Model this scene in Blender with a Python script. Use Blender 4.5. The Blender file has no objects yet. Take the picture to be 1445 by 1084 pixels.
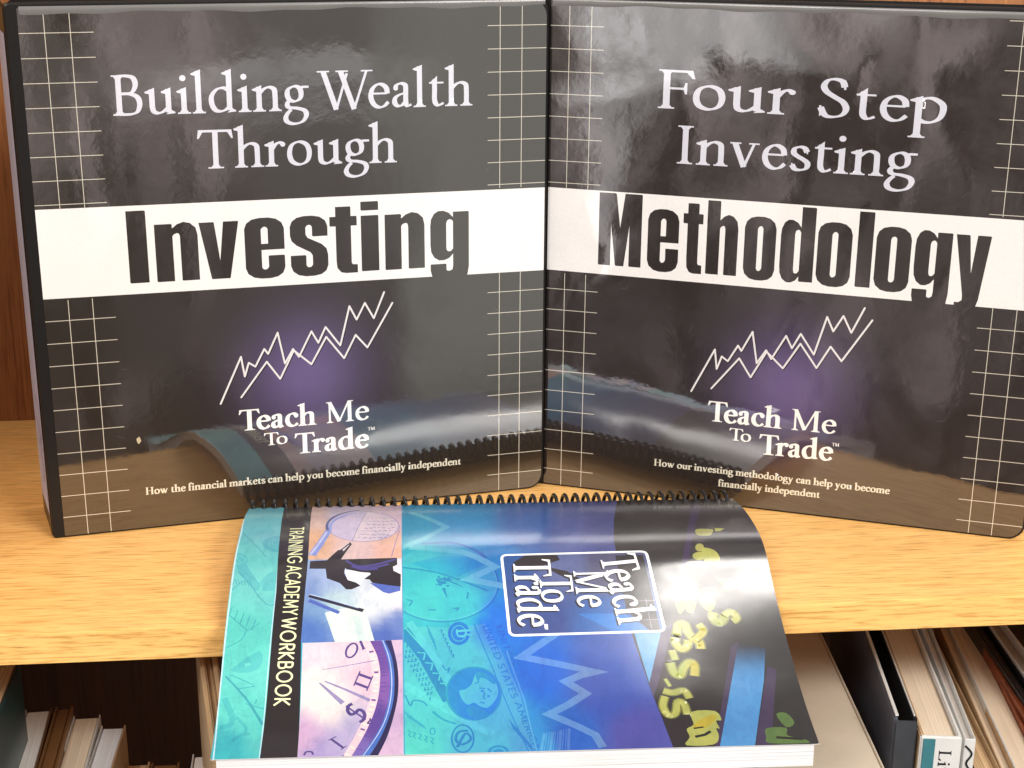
import bpy, bmesh, math, random
import numpy as np
from mathutils import Vector, Matrix
from mathutils.geometry import delaunay_2d_cdt
random.seed(7)
SC = bpy.context.scene
COL = SC.collection

# ------------------------------------------------------------------ camera
F, PITCH, ROLL, CH = 2149.46, .32006, .00763, .35562      # focal length in px of a 1445 px wide frame
CX, CY = 722.5, 542.0
cp, sp = math.cos(PITCH), math.sin(PITCH)
cr, sr = math.cos(ROLL), math.sin(ROLL)
R_ = np.array([1., 0, 0]); UP_ = np.array([0, sp, cp]); FW = np.array([0, cp, -sp])
RX = R_*cr + UP_*sr; UPX = UP_*cr - R_*sr
EYE = np.array([0, 0, CH])
cam = bpy.data.objects.new('camera', bpy.data.cameras.new('camera')); COL.objects.link(cam)
m = Matrix.Identity(4)
for i in range(3):
    m[i][0] = RX[i]; m[i][1] = UPX[i]; m[i][2] = -FW[i]; m[i][3] = EYE[i]
cam.matrix_world = m
cam.data.sensor_width = 36; cam.data.lens = F/1445*36
cam.data.clip_start = .01; cam.data.clip_end = 50
SC.camera = cam
SC.view_settings.view_transform = 'Standard'; SC.view_settings.look = 'None'
SC.view_settings.exposure = 0; SC.view_settings.gamma = 1
SC.cycles.max_bounces = 8

def project(P):
    P = np.asarray(P, float)-EYE
    z = P@FW
    return np.stack([CX+F*(P@RX)/z, CY-F*(P@UPX)/z], -1)
def back(px, py, z=0.):
    d = FW+RX*(px-CX)/F-UPX*(py-CY)/F
    return EYE+d*(z-CH)/d[2]
def srgb(c):
    return [((v/255)/12.92 if v <= 10 else ((v/255+.055)/1.055)**2.4) for v in c]

# ------------------------------------------------------------------ room light
W = bpy.data.worlds.new('World'); SC.world = W; W.use_nodes = True
nt = W.node_tree; nt.nodes.clear()
def wn(t, **k):
    n = nt.nodes.new(t)
    for a, b in k.items(): setattr(n, a, b)
    return n
wo = wn('ShaderNodeOutputWorld'); bg = wn('ShaderNodeBackground'); tc = wn('ShaderNodeTexCoord')
sep = wn('ShaderNodeSeparateXYZ'); nt.links.new(tc.outputs['Generated'], sep.inputs[0])
def wm(op, a, b=None, c=None, clamp=False):
    n = wn('ShaderNodeMath', operation=op); n.use_clamp = clamp
    for i, v in enumerate((a, b, c)):
        if v is None: continue
        if isinstance(v, bpy.types.NodeSocket): nt.links.new(v, n.inputs[i])
        else: n.inputs[i].default_value = v
    return n.outputs[0]
def wnoise(scale, mscale, detail=3):
    mp = wn('ShaderNodeMapping'); mp.inputs['Scale'].default_value = mscale
    n = wn('ShaderNodeTexNoise'); n.inputs['Scale'].default_value = scale; n.inputs['Detail'].default_value = detail
    nt.links.new(tc.outputs['Generated'], mp.inputs[0]); nt.links.new(mp.outputs[0], n.inputs['Vector'])
    return n
# the room the covers mirror: dark floor, furniture, pale walls with a bright opening to the right, pale ceiling
n1 = wnoise(5, (1.6, 1.6, .8)); z_ = wm('ADD', sep.outputs['Z'], wm('MULTIPLY_ADD', n1.outputs['Fac'], .16, -.08))
mr = wn('ShaderNodeMapRange'); mr.inputs['From Min'].default_value = -1; mr.inputs['From Max'].default_value = 1
nt.links.new(z_, mr.inputs['Value'])
rmp = wn('ShaderNodeValToRGB'); nt.links.new(mr.outputs[0], rmp.inputs[0])
e = rmp.color_ramp.elements
e[0].position = 0; e[0].color = (.12, .10, .09, 1)
e[1].position = 1; e[1].color = (1.25, 1.25, 1.2, 1)
for p_, c_ in ((.33, (.10, .085, .085, 1)), (.37, (.27, .25, .26, 1)), (.43, (.56, .52, .51, 1)), (.49, (.66, .62, .60, 1)), (.54, (1.0, .98, .96, 1))):
    x_ = e.new(p_); x_.color = c_
az = wm('ARCTAN2', sep.outputs['X'], wm('MULTIPLY', sep.outputs['Y'], -1))      # 0 = straight out of the bookcase, + to the right
def band(a0, a1, soft):
    n = wn('ShaderNodeMapRange', interpolation_type='SMOOTHSTEP'); n.inputs['From Min'].default_value = a0; n.inputs['From Max'].default_value = a0+soft
    n2 = wn('ShaderNodeMapRange', interpolation_type='SMOOTHSTEP'); n2.inputs['From Min'].default_value = a1-soft; n2.inputs['From Max'].default_value = a1
    n2.inputs['To Min'].default_value = 1; n2.inputs['To Max'].default_value = 0
    nt.links.new(az, n.inputs['Value']); nt.links.new(az, n2.inputs['Value'])
    return wm('MULTIPLY', n.outputs[0], n2.outputs[0])
hi_ = wn('ShaderNodeMapRange', interpolation_type='SMOOTHSTEP'); hi_.inputs['From Min'].default_value = -.36; hi_.inputs['From Max'].default_value = -.24
nt.links.new(z_, hi_.inputs['Value'])
opening = wm('MULTIPLY', band(.47, 1.15, .06), hi_.outputs[0])
n2 = wnoise(11, (3.4, 3.4, .55), 2.5); blot = wn('ShaderNodeValToRGB'); nt.links.new(n2.outputs['Fac'], blot.inputs[0])
be = blot.color_ramp.elements; be[0].position = .38; be[0].color = (.22, .17, .15, 1); be[1].position = .64; be[1].color = (2.6, 2.3, 2.3, 1)
x_ = be.new(.5); x_.color = (1.0, .92, .88, 1)
shelves = band(-.66, .42, .05)
m1 = wn('ShaderNodeMixRGB', blend_type='MULTIPLY'); nt.links.new(shelves, m1.inputs[0]); nt.links.new(rmp.outputs[0], m1.inputs[1]); nt.links.new(blot.outputs[0], m1.inputs[2])
m2 = wn('ShaderNodeMixRGB', blend_type='MIX'); nt.links.new(wm('MULTIPLY', opening, .9), m2.inputs[0]); nt.links.new(m1.outputs[0], m2.inputs[1]); m2.inputs[2].default_value = (1.15, 1.15, 1.07, 1)
def zband(lo, hi, soft):
    zz = wm('ADD', sep.outputs['Z'], wm('MULTIPLY_ADD', n2.outputs['Fac'], .03, -.015))
    a = wn('ShaderNodeMapRange', interpolation_type='SMOOTHSTEP'); a.inputs['From Min'].default_value = lo; a.inputs['From Max'].default_value = lo+soft
    b = wn('ShaderNodeMapRange', interpolation_type='SMOOTHSTEP'); b.inputs['From Min'].default_value = hi-soft; b.inputs['From Max'].default_value = hi
    b.inputs['To Min'].default_value = 1; b.inputs['To Max'].default_value = 0
    nt.links.new(zz, a.inputs['Value']); nt.links.new(zz, b.inputs['Value'])
    return wm('MULTIPLY', a.outputs[0], b.outputs[0])
strk = wm('ADD', wm('MULTIPLY', wm('MULTIPLY', band(-.535, -.500, .012), zband(-.26, .1, .05)), 1.5), wm('ADD', wm('MULTIPLY', wm('MULTIPLY', band(.30, .54, .06), zband(-.135, -.095, .014)), 1.1), wm('MULTIPLY', wm('MULTIPLY', band(-.56, -.36, .05), zband(-.125, .15, .02)), 2.6)))
m3 = wn('ShaderNodeMixRGB', blend_type='ADD'); m3.inputs[0].default_value = 1; nt.links.new(m2.outputs[0], m3.inputs[1]); nt.links.new(strk, m3.inputs[2])
bk_ = wn('ShaderNodeMapRange', interpolation_type='SMOOTHSTEP'); bk_.inputs['From Min'].default_value = -.15; bk_.inputs['From Max'].default_value = .25
nt.links.new(sep.outputs['Y'], bk_.inputs['Value'])
m4 = wn('ShaderNodeMixRGB', blend_type='MULTIPLY'); nt.links.new(bk_.outputs[0], m4.inputs[0]); nt.links.new(m3.outputs[0], m4.inputs[1]); m4.inputs[2].default_value = (.34, .33, .32, 1)
nt.links.new(m4.outputs[0], bg.inputs['Color']); bg.inputs['Strength'].default_value = .72
nt.links.new(bg.outputs[0], wo.inputs['Surface'])

def area(name, loc, target, sx, sy, power, color=(1, .96, .9)):
    l = bpy.data.lights.new(name, 'AREA'); l.shape = 'RECTANGLE'; l.size = sx; l.size_y = sy
    l.energy = power; l.color = color
    o = bpy.data.objects.new(name, l); COL.objects.link(o)
    o.location = loc
    o.rotation_euler = (Vector(target)-Vector(loc)).to_track_quat('-Z', 'Y').to_euler()
    return o
area('ceiling_and_fill_light', (1.25, -.65, 1.35), (0, .8, .1), .9, .5, 37)
area('ceiling_and_fill_light', (-.75, -1.05, 1.5), (-.05, .8, .1), .8, .4, 24)  # fill lamp added at front left, brightens the left binder's spine
area('ceiling_and_fill_light', (.60, 1.12, 1.9), (.10, .72, 0), .56, .08, 8.2)

# ------------------------------------------------------------------ helpers
def link_mesh(name, verts, faces, mat, parent=None, smooth=False, mats=None, midx=None):
    me = bpy.data.meshes.new(name)
    me.from_pydata([tuple(map(float, v)) for v in verts], [], faces)
    if mats:
        for q in mats: me.materials.append(q)
        me.polygons.foreach_set('material_index', midx)
    elif mat: me.materials.append(mat)
    if smooth: me.polygons.foreach_set('use_smooth', [True]*len(me.polygons))
    me.update()
    o = bpy.data.objects.new(name, me); COL.objects.link(o)
    if parent: o.parent = parent
    return o
def thing(name, label, cat, loc=(0, 0, 0), group=None, rot=None):
    o = bpy.data.objects.new(name, None); COL.objects.link(o)
    o.empty_display_size = .02
    o.location = tuple(map(float, loc)); o['label'] = label; o['category'] = cat
    if rot: o.rotation_euler = rot
    if group: o['group'] = group
    return o
def bevel_box(name, size, centre, mat, parent, bev=.0004, seg=2, xf=None):
    """box in the parent's frame, all edges bevelled"""
    bm = bmesh.new(); bmesh.ops.create_cube(bm, size=1)
    for v in bm.verts: v.co = Vector((v.co.x*size[0]+centre[0], v.co.y*size[1]+centre[1], v.co.z*size[2]+centre[2]))
    bmesh.ops.bevel(bm, geom=bm.edges[:], offset=bev, segments=seg, affect='EDGES')
    if xf:
        for v in bm.verts: v.co = xf(v.co)
    me = bpy.data.meshes.new(name); bm.to_mesh(me); bm.free(); me.materials.append(mat)
    o = bpy.data.objects.new(name, me); COL.objects.link(o); o.parent = parent
    return o

# ------------------------------------------------------------------ materials
def newmat(name):
    mt = bpy.data.materials.new(name); mt.use_nodes = True
    t = mt.node_tree; b = t.nodes['Principled BSDF']
    return mt, t, b
def tex(t, kind, scale, coord='Object', mscale=(1, 1, 1), detail=3, rough=.5, dist=0, rot=(0, 0, 0)):
    c = t.nodes.new('ShaderNodeTexCoord'); mpn = t.nodes.new('ShaderNodeMapping')
    mpn.inputs['Scale'].default_value = mscale; mpn.inputs['Rotation'].default_value = rot
    n = t.nodes.new(kind); n.inputs['Scale'].default_value = scale
    if 'Detail' in n.inputs: n.inputs['Detail'].default_value = detail
    if 'Roughness' in n.inputs: n.inputs['Roughness'].default_value = rough
    if 'Distortion' in n.inputs: n.inputs['Distortion'].default_value = dist
    t.links.new(c.outputs[coord], mpn.inputs[0]); t.links.new(mpn.outputs[0], n.inputs['Vector'])
    return n
def ramp(t, src, stops):
    r = t.nodes.new('ShaderNodeValToRGB'); el = r.color_ramp.elements
    el[0].position = stops[0][0]; el[0].color = (*stops[0][1], 1)
    el[1].position = stops[-1][0]; el[1].color = (*stops[-1][1], 1)
    for p, c in stops[1:-1]: x = el.new(p); x.color = (*c, 1)
    t.links.new(src, r.inputs[0]); return r
def bump(t, src, strength, dist, normal=None):
    b = t.nodes.new('ShaderNodeBump'); b.inputs['Strength'].default_value = strength; b.inputs['Distance'].default_value = dist
    t.links.new(src, b.inputs['Height'])
    if normal: t.links.new(normal, b.inputs['Normal'])
    return b
def mix(t, kind, fac, a, b):
    x = t.nodes.new('ShaderNodeMixRGB'); x.blend_type = kind
    for i, v in ((0, fac), (1, a), (2, b)):
        if isinstance(v, bpy.types.NodeSocket): t.links.new(v, x.inputs[i])
        elif i == 0: x.inputs[0].default_value = v
        else: x.inputs[i].default_value = (*v, 1)
    return x.outputs[0]

def wood(name, light, dark, mid, rough=.42, yaw=.0997, vertical=False, k=1.0):
    mt, t, b = newmat(name)
    rot = (0, 0, -yaw)
    ms = (1, 17, 26) if not vertical else (14, 14, .8)
    n1 = tex(t, 'ShaderNodeTexNoise', 9, mscale=ms, detail=6, rough=.62, dist=.6, rot=rot)
    ms2 = (8, 170, 140) if not vertical else (120, 80, 4)
    n2 = tex(t, 'ShaderNodeTexNoise', 5, mscale=ms2, detail=4, rough=.55, dist=.3, rot=rot)
    ms3 = (12, 210, 210) if not vertical else (260, 160, 9)
    n3 = tex(t, 'ShaderNodeTexNoise', 6, mscale=ms3, detail=2, rough=.5, rot=rot)
    big = ramp(t, n1.outputs['Fac'], ((.3, dark), (.5, mid), (.68, light)))
    fine = ramp(t, n2.outputs['Fac'], ((.36, (.60, .50, .36)), (.48, (.95, .94, .92)), (.62, (1.04, 1.04, 1.04))))
    pores = ramp(t, n3.outputs['Fac'], ((.30, (.66, .58, .48)), (.40, (1, 1, 1)), (.8, (1, 1, 1))))
    c = mix(t, 'MULTIPLY', .8*k, big.outputs[0], fine.outputs[0])
    c = mix(t, 'MULTIPLY', .8*k, c, pores.outputs[0])
    t.links.new(c, b.inputs['Base Color'])
    b.inputs['Roughness'].default_value = rough
    bp = bump(t, n2.outputs['Fac'], .12, .0006); t.links.new(bp.outputs[0], b.inputs['Normal'])
    return mt
M = {}
M['shelf'] = wood('oak_laminate', (1.0, .59, .205), (.92, .49, .15), (.97, .545, .18))
M['shelf_edge'] = wood('oak_edge_band', (1.0, .62, .215), (.94, .54, .165), (.98, .58, .19))
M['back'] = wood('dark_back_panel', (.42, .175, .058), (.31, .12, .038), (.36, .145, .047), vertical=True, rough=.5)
M['back_low_shaded'] = wood('shaded_lower_back_panel', (.060, .022, .010), (.032, .012, .007), (.045, .016, .008), vertical=True, rough=.6)  # same panel below the shelf, compartment shade painted into its colour
M['side'] = wood('brown_oak', (.62, .34, .13), (.45, .22, .07), (.52, .28, .09), vertical=True)  # side panel oak, browner tone than the shelf

def vinyl(name, col, rough=.32, grain=True):
    mt, t, b = newmat(name)
    b.inputs['Base Color'].default_value = (*col, 1); b.inputs['Roughness'].default_value = rough
    b.inputs['Specular IOR Level'].default_value = .22 if grain else .5
    if grain:
        n = tex(t, 'ShaderNodeTexNoise', 900, detail=2)
        bp = bump(t, n.outputs['Fac'], .25, .0003); t.links.new(bp.outputs[0], b.inputs['Normal'])
    return mt
M['vinyl'] = vinyl('black_vinyl', (.012, .011, .011))
M['clear_lip'] = vinyl('sleeve_lip_plastic', (.16, .155, .15), .22, False)

def printed(name, film_wave, film_scale, coat_rough=.03, smear=.3, ior=2.15, engraved=False):
    """ink colour read from the mesh, under a clear glossy film with soft ripples, fingerprints and scratches"""
    mt, t, b = newmat(name)
    at = t.nodes.new('ShaderNodeAttribute'); at.attribute_name = 'ink'
    n0 = tex(t, 'ShaderNodeTexNoise', 1500, detail=2)
    g = ramp(t, n0.outputs['Fac'], ((.3, (.9, .9, .9)), (.7, (1.08, 1.08, 1.08))))
    c_ = mix(t, 'MULTIPLY', .5, at.outputs['Color'], g.outputs[0])
    if engraved:
        ea = tex(t, 'ShaderNodeTexNoise', 130, detail=6, rough=.7, dist=1.5, rot=(0, 0, .7), mscale=(1, .45, 1))
        eb = tex(t, 'ShaderNodeTexNoise', 26, detail=5, rough=.65, dist=.8)
        c_ = mix(t, 'MULTIPLY', .75, c_, ramp(t, ea.outputs['Fac'], ((.32, (.74, .80, .86)), (.5, (1, 1, 1)), (.7, (1.12, 1.10, 1.06)))).outputs[0])
        c_ = mix(t, 'MULTIPLY', .7, c_, ramp(t, eb.outputs['Fac'], ((.33, (.78, .84, .90)), (.5, (1, 1, 1)), (.68, (1.10, 1.08, 1.04)))).outputs[0])
    t.links.new(c_, b.inputs['Base Color'])
    b.inputs['Roughness'].default_value = .5; b.inputs['Specular IOR Level'].default_value = .25
    b.inputs['Coat Weight'].default_value = 1; b.inputs['Coat IOR'].default_value = ior
    n1 = tex(t, 'ShaderNodeTexNoise', film_scale, detail=1.3, dist=.6)
    n2 = tex(t, 'ShaderNodeTexNoise', 160, detail=3, mscale=(1, 1, 1))
    n3 = tex(t, 'ShaderNodeTexNoise', 22, detail=5, rough=.65)
    b1 = bump(t, n1.outputs['Fac'], 1, film_wave)
    b2 = bump(t, n2.outputs['Fac'], .35, .00006, b1.outputs[0])
    t.links.new(b2.outputs[0], b.inputs['Coat Normal'])
    rr = t.nodes.new('ShaderNodeMapRange'); rr.inputs['From Min'].default_value = .45; rr.inputs['From Max'].default_value = .75
    rr.inputs['To Min'].default_value = coat_rough; rr.inputs['To Max'].default_value = coat_rough+smear*.4
    t.links.new(n3.outputs['Fac'], rr.inputs['Value']); t.links.new(rr.outputs[0], b.inputs['Coat Roughness'])
    return mt
M['print_left'] = printed('film_covered_print', .0008, 8)
M['print_right'] = printed('rippled_film_covered_print', .0017, 10)
M['print_book'] = printed('glossy_printed_card', .0005, 8, coat_rough=.15, smear=.2, ior=1.6, engraved=True)

def paper(name, col, axis_scale, amt=.35, rough=.8):
    """fanned page edges: thin stripes along one local axis"""
    mt, t, b = newmat(name)
    n = tex(t, 'ShaderNodeTexNoise', 1, mscale=axis_scale, detail=3, rough=.6)
    n2 = tex(t, 'ShaderNodeTexNoise', 14, detail=3)
    r = ramp(t, n.outputs['Fac'], ((.3, (1-amt, 1-amt, 1-amt*1.1)), (.55, (1, 1, 1)), (.8, (1.05, 1.05, 1.05))))
    r2 = ramp(t, n2.outputs['Fac'], ((.3, (.9, .87, .82)), (.6, (1, 1, 1)), (.8, (1, 1, 1))))
    c = mix(t, 'MULTIPLY', 1, col, r.outputs[0]); c = mix(t, 'MULTIPLY', .7, c, r2.outputs[0])
    t.links.new(c, b.inputs['Base Color']); b.inputs['Roughness'].default_value = rough
    bp = bump(t, n.outputs['Fac'], .5, .0006); t.links.new(bp.outputs[0], b.inputs['Normal'])
    return mt
def cloth(name, col, rough=.45, amt=.15):
    mt, t, b = newmat(name)
    n = tex(t, 'ShaderNodeTexNoise', 60, detail=5, rough=.6)
    r = ramp(t, n.outputs['Fac'], ((.3, (1-amt,)*3), (.7, (1+amt*.5,)*3)))
    t.links.new(mix(t, 'MULTIPLY', 1, col, r.outputs[0]), b.inputs['Base Color'])
    b.inputs['Roughness'].default_value = rough
    n4 = tex(t, 'ShaderNodeTexNoise', 800, detail=2)
    bp = bump(t, n4.outputs['Fac'], .2, .0003); t.links.new(bp.outputs[0], b.inputs['Normal'])
    return mt

# ------------------------------------------------------------------ lettering built from pen strokes
def ccw(p):
    a = 0
    for i in range(len(p)):
        x0, y0 = p[i]; x1, y1 = p[(i+1) % len(p)]; a += x0*y1-x1*y0
    return (p if a > 0 else p[::-1]), abs(a)/2
def catmull(pts, n=5, closed=False):
    P = [np.array(q, float) for q in pts]; out = []
    L = len(P)
    rng = range(L) if closed else range(L-1)
    for i in rng:
        if closed: a, b, c, d = P[(i-1) % L], P[i], P[(i+1) % L], P[(i+2) % L]
        else: a, b, c, d = P[max(i-1, 0)], P[i], P[i+1], P[min(i+2, L-1)]
        for k in range(n):
            t = k/n
            out.append(.5*((2*b)+(c-a)*t+(2*a-5*b+4*c-d)*t*t+(-a+3*b-3*c+d)*t**3))
    out.append(P[0] if closed else P[-1])
    return out
def ribbon(pts, wf, closed=False):
    """quads along a centre line; wf(i, n, tangent) gives the width"""
    n = len(pts); L = []; Rr = []
    for i in range(n):
        a = pts[i-1] if i > 0 else (pts[-2] if closed else pts[0]); c = pts[i+1] if i < n-1 else (pts[1] if closed else pts[-1])
        d = np.array(c, float)-np.array(a, float); l = math.hypot(*d[:2]) or 1; d = d/l
        w = wf(i, n, d)/2
        L.append((pts[i][0]-d[1]*w, pts[i][1]+d[0]*w)); Rr.append((pts[i][0]+d[1]*w, pts[i][1]-d[0]*w))
    return [[L[i], L[i+1], Rr[i+1], Rr[i]] for i in range(n-1)]
def disc(x, y, r, ry=None, n=10, rot=0):
    ry = ry or r; c, s = math.cos(rot), math.sin(rot)
    out = []
    for k in range(n):
        a, b = r*math.cos(2*math.pi*k/n), ry*math.sin(2*math.pi*k/n)
        out.append((x+a*c-b*s, y+a*s+b*c))
    return out
def rect(x0, y0, x1, y1): return [(x0, y0), (x1, y0), (x1, y1), (x0, y1)]

class Serif:
    def __init__(s, st, th, ang=.28): s.st, s.th, s.ang = st, th, ang
    def w(s, d): return s.th+(s.st-s.th)*abs(math.sin(math.atan2(d[1], d[0])-s.ang))**1.25
    def P(s, *pts): return ribbon(catmull(pts, 5), lambda i, n, d: s.w(d))
    def C(s, *pts): return ribbon(catmull(pts, 4, True), lambda i, n, d: s.w(d), True)
    def Ln(s, a, b, w): return ribbon([a, b], lambda i, n, d: w)
    def V(s, x, y0, y1, w=None): w = w or s.st; return [rect(x-w/2, y0, x+w/2, y1)]
    def foot(s, x, y=0, l=6, r=6, up=1, w=None):
        w = w or s.st
        return [rect(x-w/2-l, min(y, y+up*2.4), x+w/2+r, max(y, y+up*2.4)),
                [(x-w/2-3, y+up*2.3), (x+w/2+3, y+up*2.3), (x+w/2, y+up*6.5), (x-w/2, y+up*6.5)]]
    def flag(s, x, y, w=None):
        w = w or s.st
        return [[(x+w/2, y+1.5), (x-w/2-7, y-5), (x-w/2-6, y-7.2), (x+w/2, y-11)]]
    def glyph(s, ch):
        st, th = s.st, s.th; P, V, foot, flag, Ln, C = s.P, s.V, s.foot, s.flag, s.Ln, s.C
        h = st/2
        D = {
         'a': lambda: (P((9, 32), (11, 38), (18, 41), (25, 38), (26, 30), (26, 9), (29, 3), (35, 5))+P((26, 25), (16, 22), (9, 17), (7.5, 9), (12, 3.5), (19, 4), (26, 11))+[disc(9.5, 33, h*.95)], 38),
         'b': lambda: (V(11, 3, 69)+flag(11, 70)+P((11, 34), (19, 40), (29, 39.5), (39, 31), (40, 19), (36, 8), (27, 2), (18, 2), (11, 6)), 48),
         'c': lambda: (P((34, 32), (29, 39), (21, 40.5), (12, 35), (8, 21), (12, 8), (21, 2.5), (29, 3.5), (36, 9.5))+[disc(32.5, 33, h*.95)], 39),
         'd': lambda: (V(36, 4, 69)+flag(36, 70)+P((36, 36), (28, 40.5), (17, 38.5), (8.5, 28), (8.5, 14), (14, 4.5), (22, 2.5), (30, 5), (36, 11))+[[(36-h, 0), (36+h, 7), (46, 3.5), (46, 1.5)]], 48),
         'e': lambda: (Ln((9, 25), (34, 25), th)+P((34.5, 24.5), (33, 34), (26, 40), (18, 40), (10, 32.5), (7.5, 20), (11.5, 8), (20, 2), (29, 3.5), (36, 10.5)), 39),
         'f': lambda: (V(13, 1, 52)+P((13, 50), (14, 61), (21, 68), (29, 66))+[disc(29, 64.5, h*.95)]+[rect(4, 39, 27, 42)]+foot(13, 0), 29),
         'g': lambda: (C((20, 40.5), (10.5, 36), (8, 28), (11, 19), (19.5, 15.5), (28, 19.5), (30.5, 28), (28, 37))+P((12, 18), (7.5, 11), (11, 5.5), (23, 4), (35, 0), (38, -8), (32, -18), (19, -22), (8, -19), (4.5, -12), (8, -4), (14, 2))+[[(27, 35), (33, 37), (43, 37.5), (43, 41), (33, 41), (26, 39)]], 42),
         'h': lambda: (V(11, 1, 69)+flag(11, 70)+foot(11)+P((11, 29), (19, 37), (27, 40), (35, 36.5), (36.5, 27), (36.5, 1))+foot(36.5), 48),
         'i': lambda: (V(12, 1, 41)+flag(12, 42)+foot(12)+[disc(11.5, 58, max(5, st*.6))], 24),
         'k': lambda: (V(11, 1, 69)+flag(11, 70)+foot(11)+Ln((11, 20), (34, 40), th*1.2)+[rect(26, 39.6, 43, 42)]+Ln((19, 26), (39, 1), st)+[rect(32, 0, 49, 2.2)], 48),
         'l': lambda: (V(11, 1, 69)+flag(11, 70)+foot(11), 23),
         'm': lambda: (V(11, 1, 41)+flag(11, 42)+foot(11)+P((11, 29), (19, 37), (26, 40), (34, 36.5), (35.5, 27), (35.5, 1))+foot(35.5)+P((35.5, 29), (43, 37), (51, 40), (58.5, 36.5), (60, 27), (60, 1))+foot(60), 71),
         'n': lambda: (V(11, 1, 41)+flag(11, 42)+foot(11)+P((11, 29), (19, 37), (27, 40), (35, 36.5), (36.5, 27), (36.5, 1))+foot(36.5), 48),
         'o': lambda: (C((23, 40.5), (11, 35), (7, 21), (11, 7.5), (23, 2), (35, 7.5), (39, 21), (35, 35)), 46),
         'p': lambda: (V(11, -23, 41)+flag(11, 42)+foot(11, -24)+P((11, 34), (19, 40), (29, 39.5), (39, 31), (40, 19), (36, 8), (27, 2), (18, 2), (11, 6)), 48),
         'r': lambda: (V(11, 1, 41)+flag(11, 42)+foot(11)+P((11, 27), (17, 36), (23, 40), (29, 38.5))+[disc(29.5, 37, h*1.0)], 33),
         's': lambda: (P((27.5, 32), (24, 38.5), (17, 40.5), (10, 37), (9, 30), (14, 25), (23, 19.5), (29, 13.5), (27.5, 5.5), (20, 2), (12, 3), (7, 10))+[[(27, 29), (29, 29), (28.5, 40), (26, 38)], [(6, 13), (8, 13), (9, 3), (7, 2)]], 34),
         't': lambda: (P((13, 46), (13, 30), (13, 11), (16, 4), (21, 2.5), (28, 6))+[rect(4, 39, 28, 42)]+[[(13+h, 52), (13+h, 41), (4, 40)]], 30),
         'u': lambda: (V(11, 12, 41)+flag(11, 42)+P((11, 14), (12.5, 6), (19, 2.5), (27, 4.5), (36, 12))+V(36, 3, 41)+flag(36, 42)+[[(36-h, 0), (36+h, 7), (46, 3.5), (46, 1.5)]], 48),
         'v': lambda: (Ln((8, 41), (22, 1), st)+Ln((22, 1), (35.5, 41), th*1.2)+[rect(1, 39.6, 17, 42), rect(28, 39.6, 43, 42)], 44),
         'w': lambda: (Ln((8, 41), (22, 1), st)+Ln((22, 1), (34, 38), th*1.2)+Ln((29, 41), (43, 1), st)+Ln((43, 1), (56.5, 41), th*1.2)+[rect(1, 39.6, 17, 42), rect(22, 39.6, 37, 42), rect(49, 39.6, 64, 42)], 65),
         'y': lambda: (Ln((8, 41), (22, 2), st)+Ln((35.5, 41), (17, -12), th*1.2)+P((18, -10), (13, -19), (6, -21))+[disc(7, -20, h*.9), rect(1, 39.6, 17, 42), rect(28, 39.6, 43, 42)], 44),
         'B': lambda: (V(15, 1, 64)+foot(15)+foot(15, 65, up=-1)+P((15, 63.5), (28, 63.5), (38, 60), (41, 49), (36, 38), (26, 35), (15, 35))+P((15, 35), (32, 34.5), (43, 29), (46, 18), (42, 6), (32, 1.8), (15, 1.8)), 54),
         'W': lambda: (Ln((8, 64), (28, 0), st)+Ln((28, 0), (46, 60), th*1.2)+Ln((36, 64), (57, 0), st)+Ln((57, 0), (78, 64), th*1.2)+[rect(-2, 62.6, 18, 65), rect(28, 62.6, 48, 65), rect(69, 62.6, 88, 65)], 88),
         'T': lambda: (V(31, 1, 63)+foot(31, l=8, r=8)+[rect(5, 60.5, 57, 64.5), [(5, 64.5), (3, 50), (5.5, 50), (12, 61)], [(57, 64.5), (59, 50), (56.5, 50), (50, 61)]], 60),
         'F': lambda: (V(15, 1, 64)+foot(15)+foot(15, 65, up=-1)+[rect(15, 61, 47, 64.8), rect(15, 32.5, 38, 36), [(47, 64.8), (50, 51), (47, 51), (39, 61.5)], [(38, 25), (40.5, 25), (40.5, 44), (38, 44), (36, 36), (36, 33)]], 52),
         'S': lambda: (P((36, 51), (33, 60), (24, 63.5), (15, 61), (10.5, 52), (14, 43), (24, 35), (35, 27), (39.5, 16), (35, 6), (24, 2), (14, 4.5), (8, 17))+[[(35, 47), (38, 47), (37, 63), (35, 60)], [(6, 20), (9, 20), (9, 4), (7, 2)]], 47),
         'I': lambda: (V(16, 1, 64)+foot(16, l=7, r=7)+foot(16, 65, l=7, r=7, up=-1), 32),
         'M': lambda: (V(13, 1, 64, th*1.4)+foot(13, w=th*1.4)+Ln((13, 64), (38, 3), st)+Ln((38, 3), (64, 64), th*1.2)+V(66, 1, 64)+foot(66)+[rect(4, 62.6, 18, 65), rect(62, 62.6, 76, 65)], 79),
         'H': lambda: (V(15, 1, 64)+foot(15)+foot(15, 65, up=-1)+V(55, 1, 64)+foot(55)+foot(55, 65, up=-1)+[rect(15, 32, 55, 35.4)], 70),
         'L': lambda: (V(15, 1, 64)+foot(15)+foot(15, 65, up=-1)+[rect(15, 0.2, 46, 4), [(46, .2), (50, 15), (47, 15), (38, 3.8)]], 52),
         ' ': lambda: ([], 20), '.': lambda: ([disc(8, 4, h)], 16),
        }
        return D[ch]()
    def text(s, string, gap=0):
        x = 0; out = []; lo = 1e9; hi = -1e9
        for i_, ch in enumerate(string):
            g, adv = s.glyph(ch)
            for p in g:
                q = [(a+x, b) for a, b in p]; out.append(q)
                lo = min(lo, min(a for a, b in q)); hi = max(hi, max(a for a, b in q))
            x += adv+gap
            nx = string[i_+1] if i_+1 < len(string) else ''
            x -= {'We': 11, 'Te': 12, 'Tr': 9, 'To': 12, 'Fo': 7}.get(ch+nx, 0)
        return out, lo, hi
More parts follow.
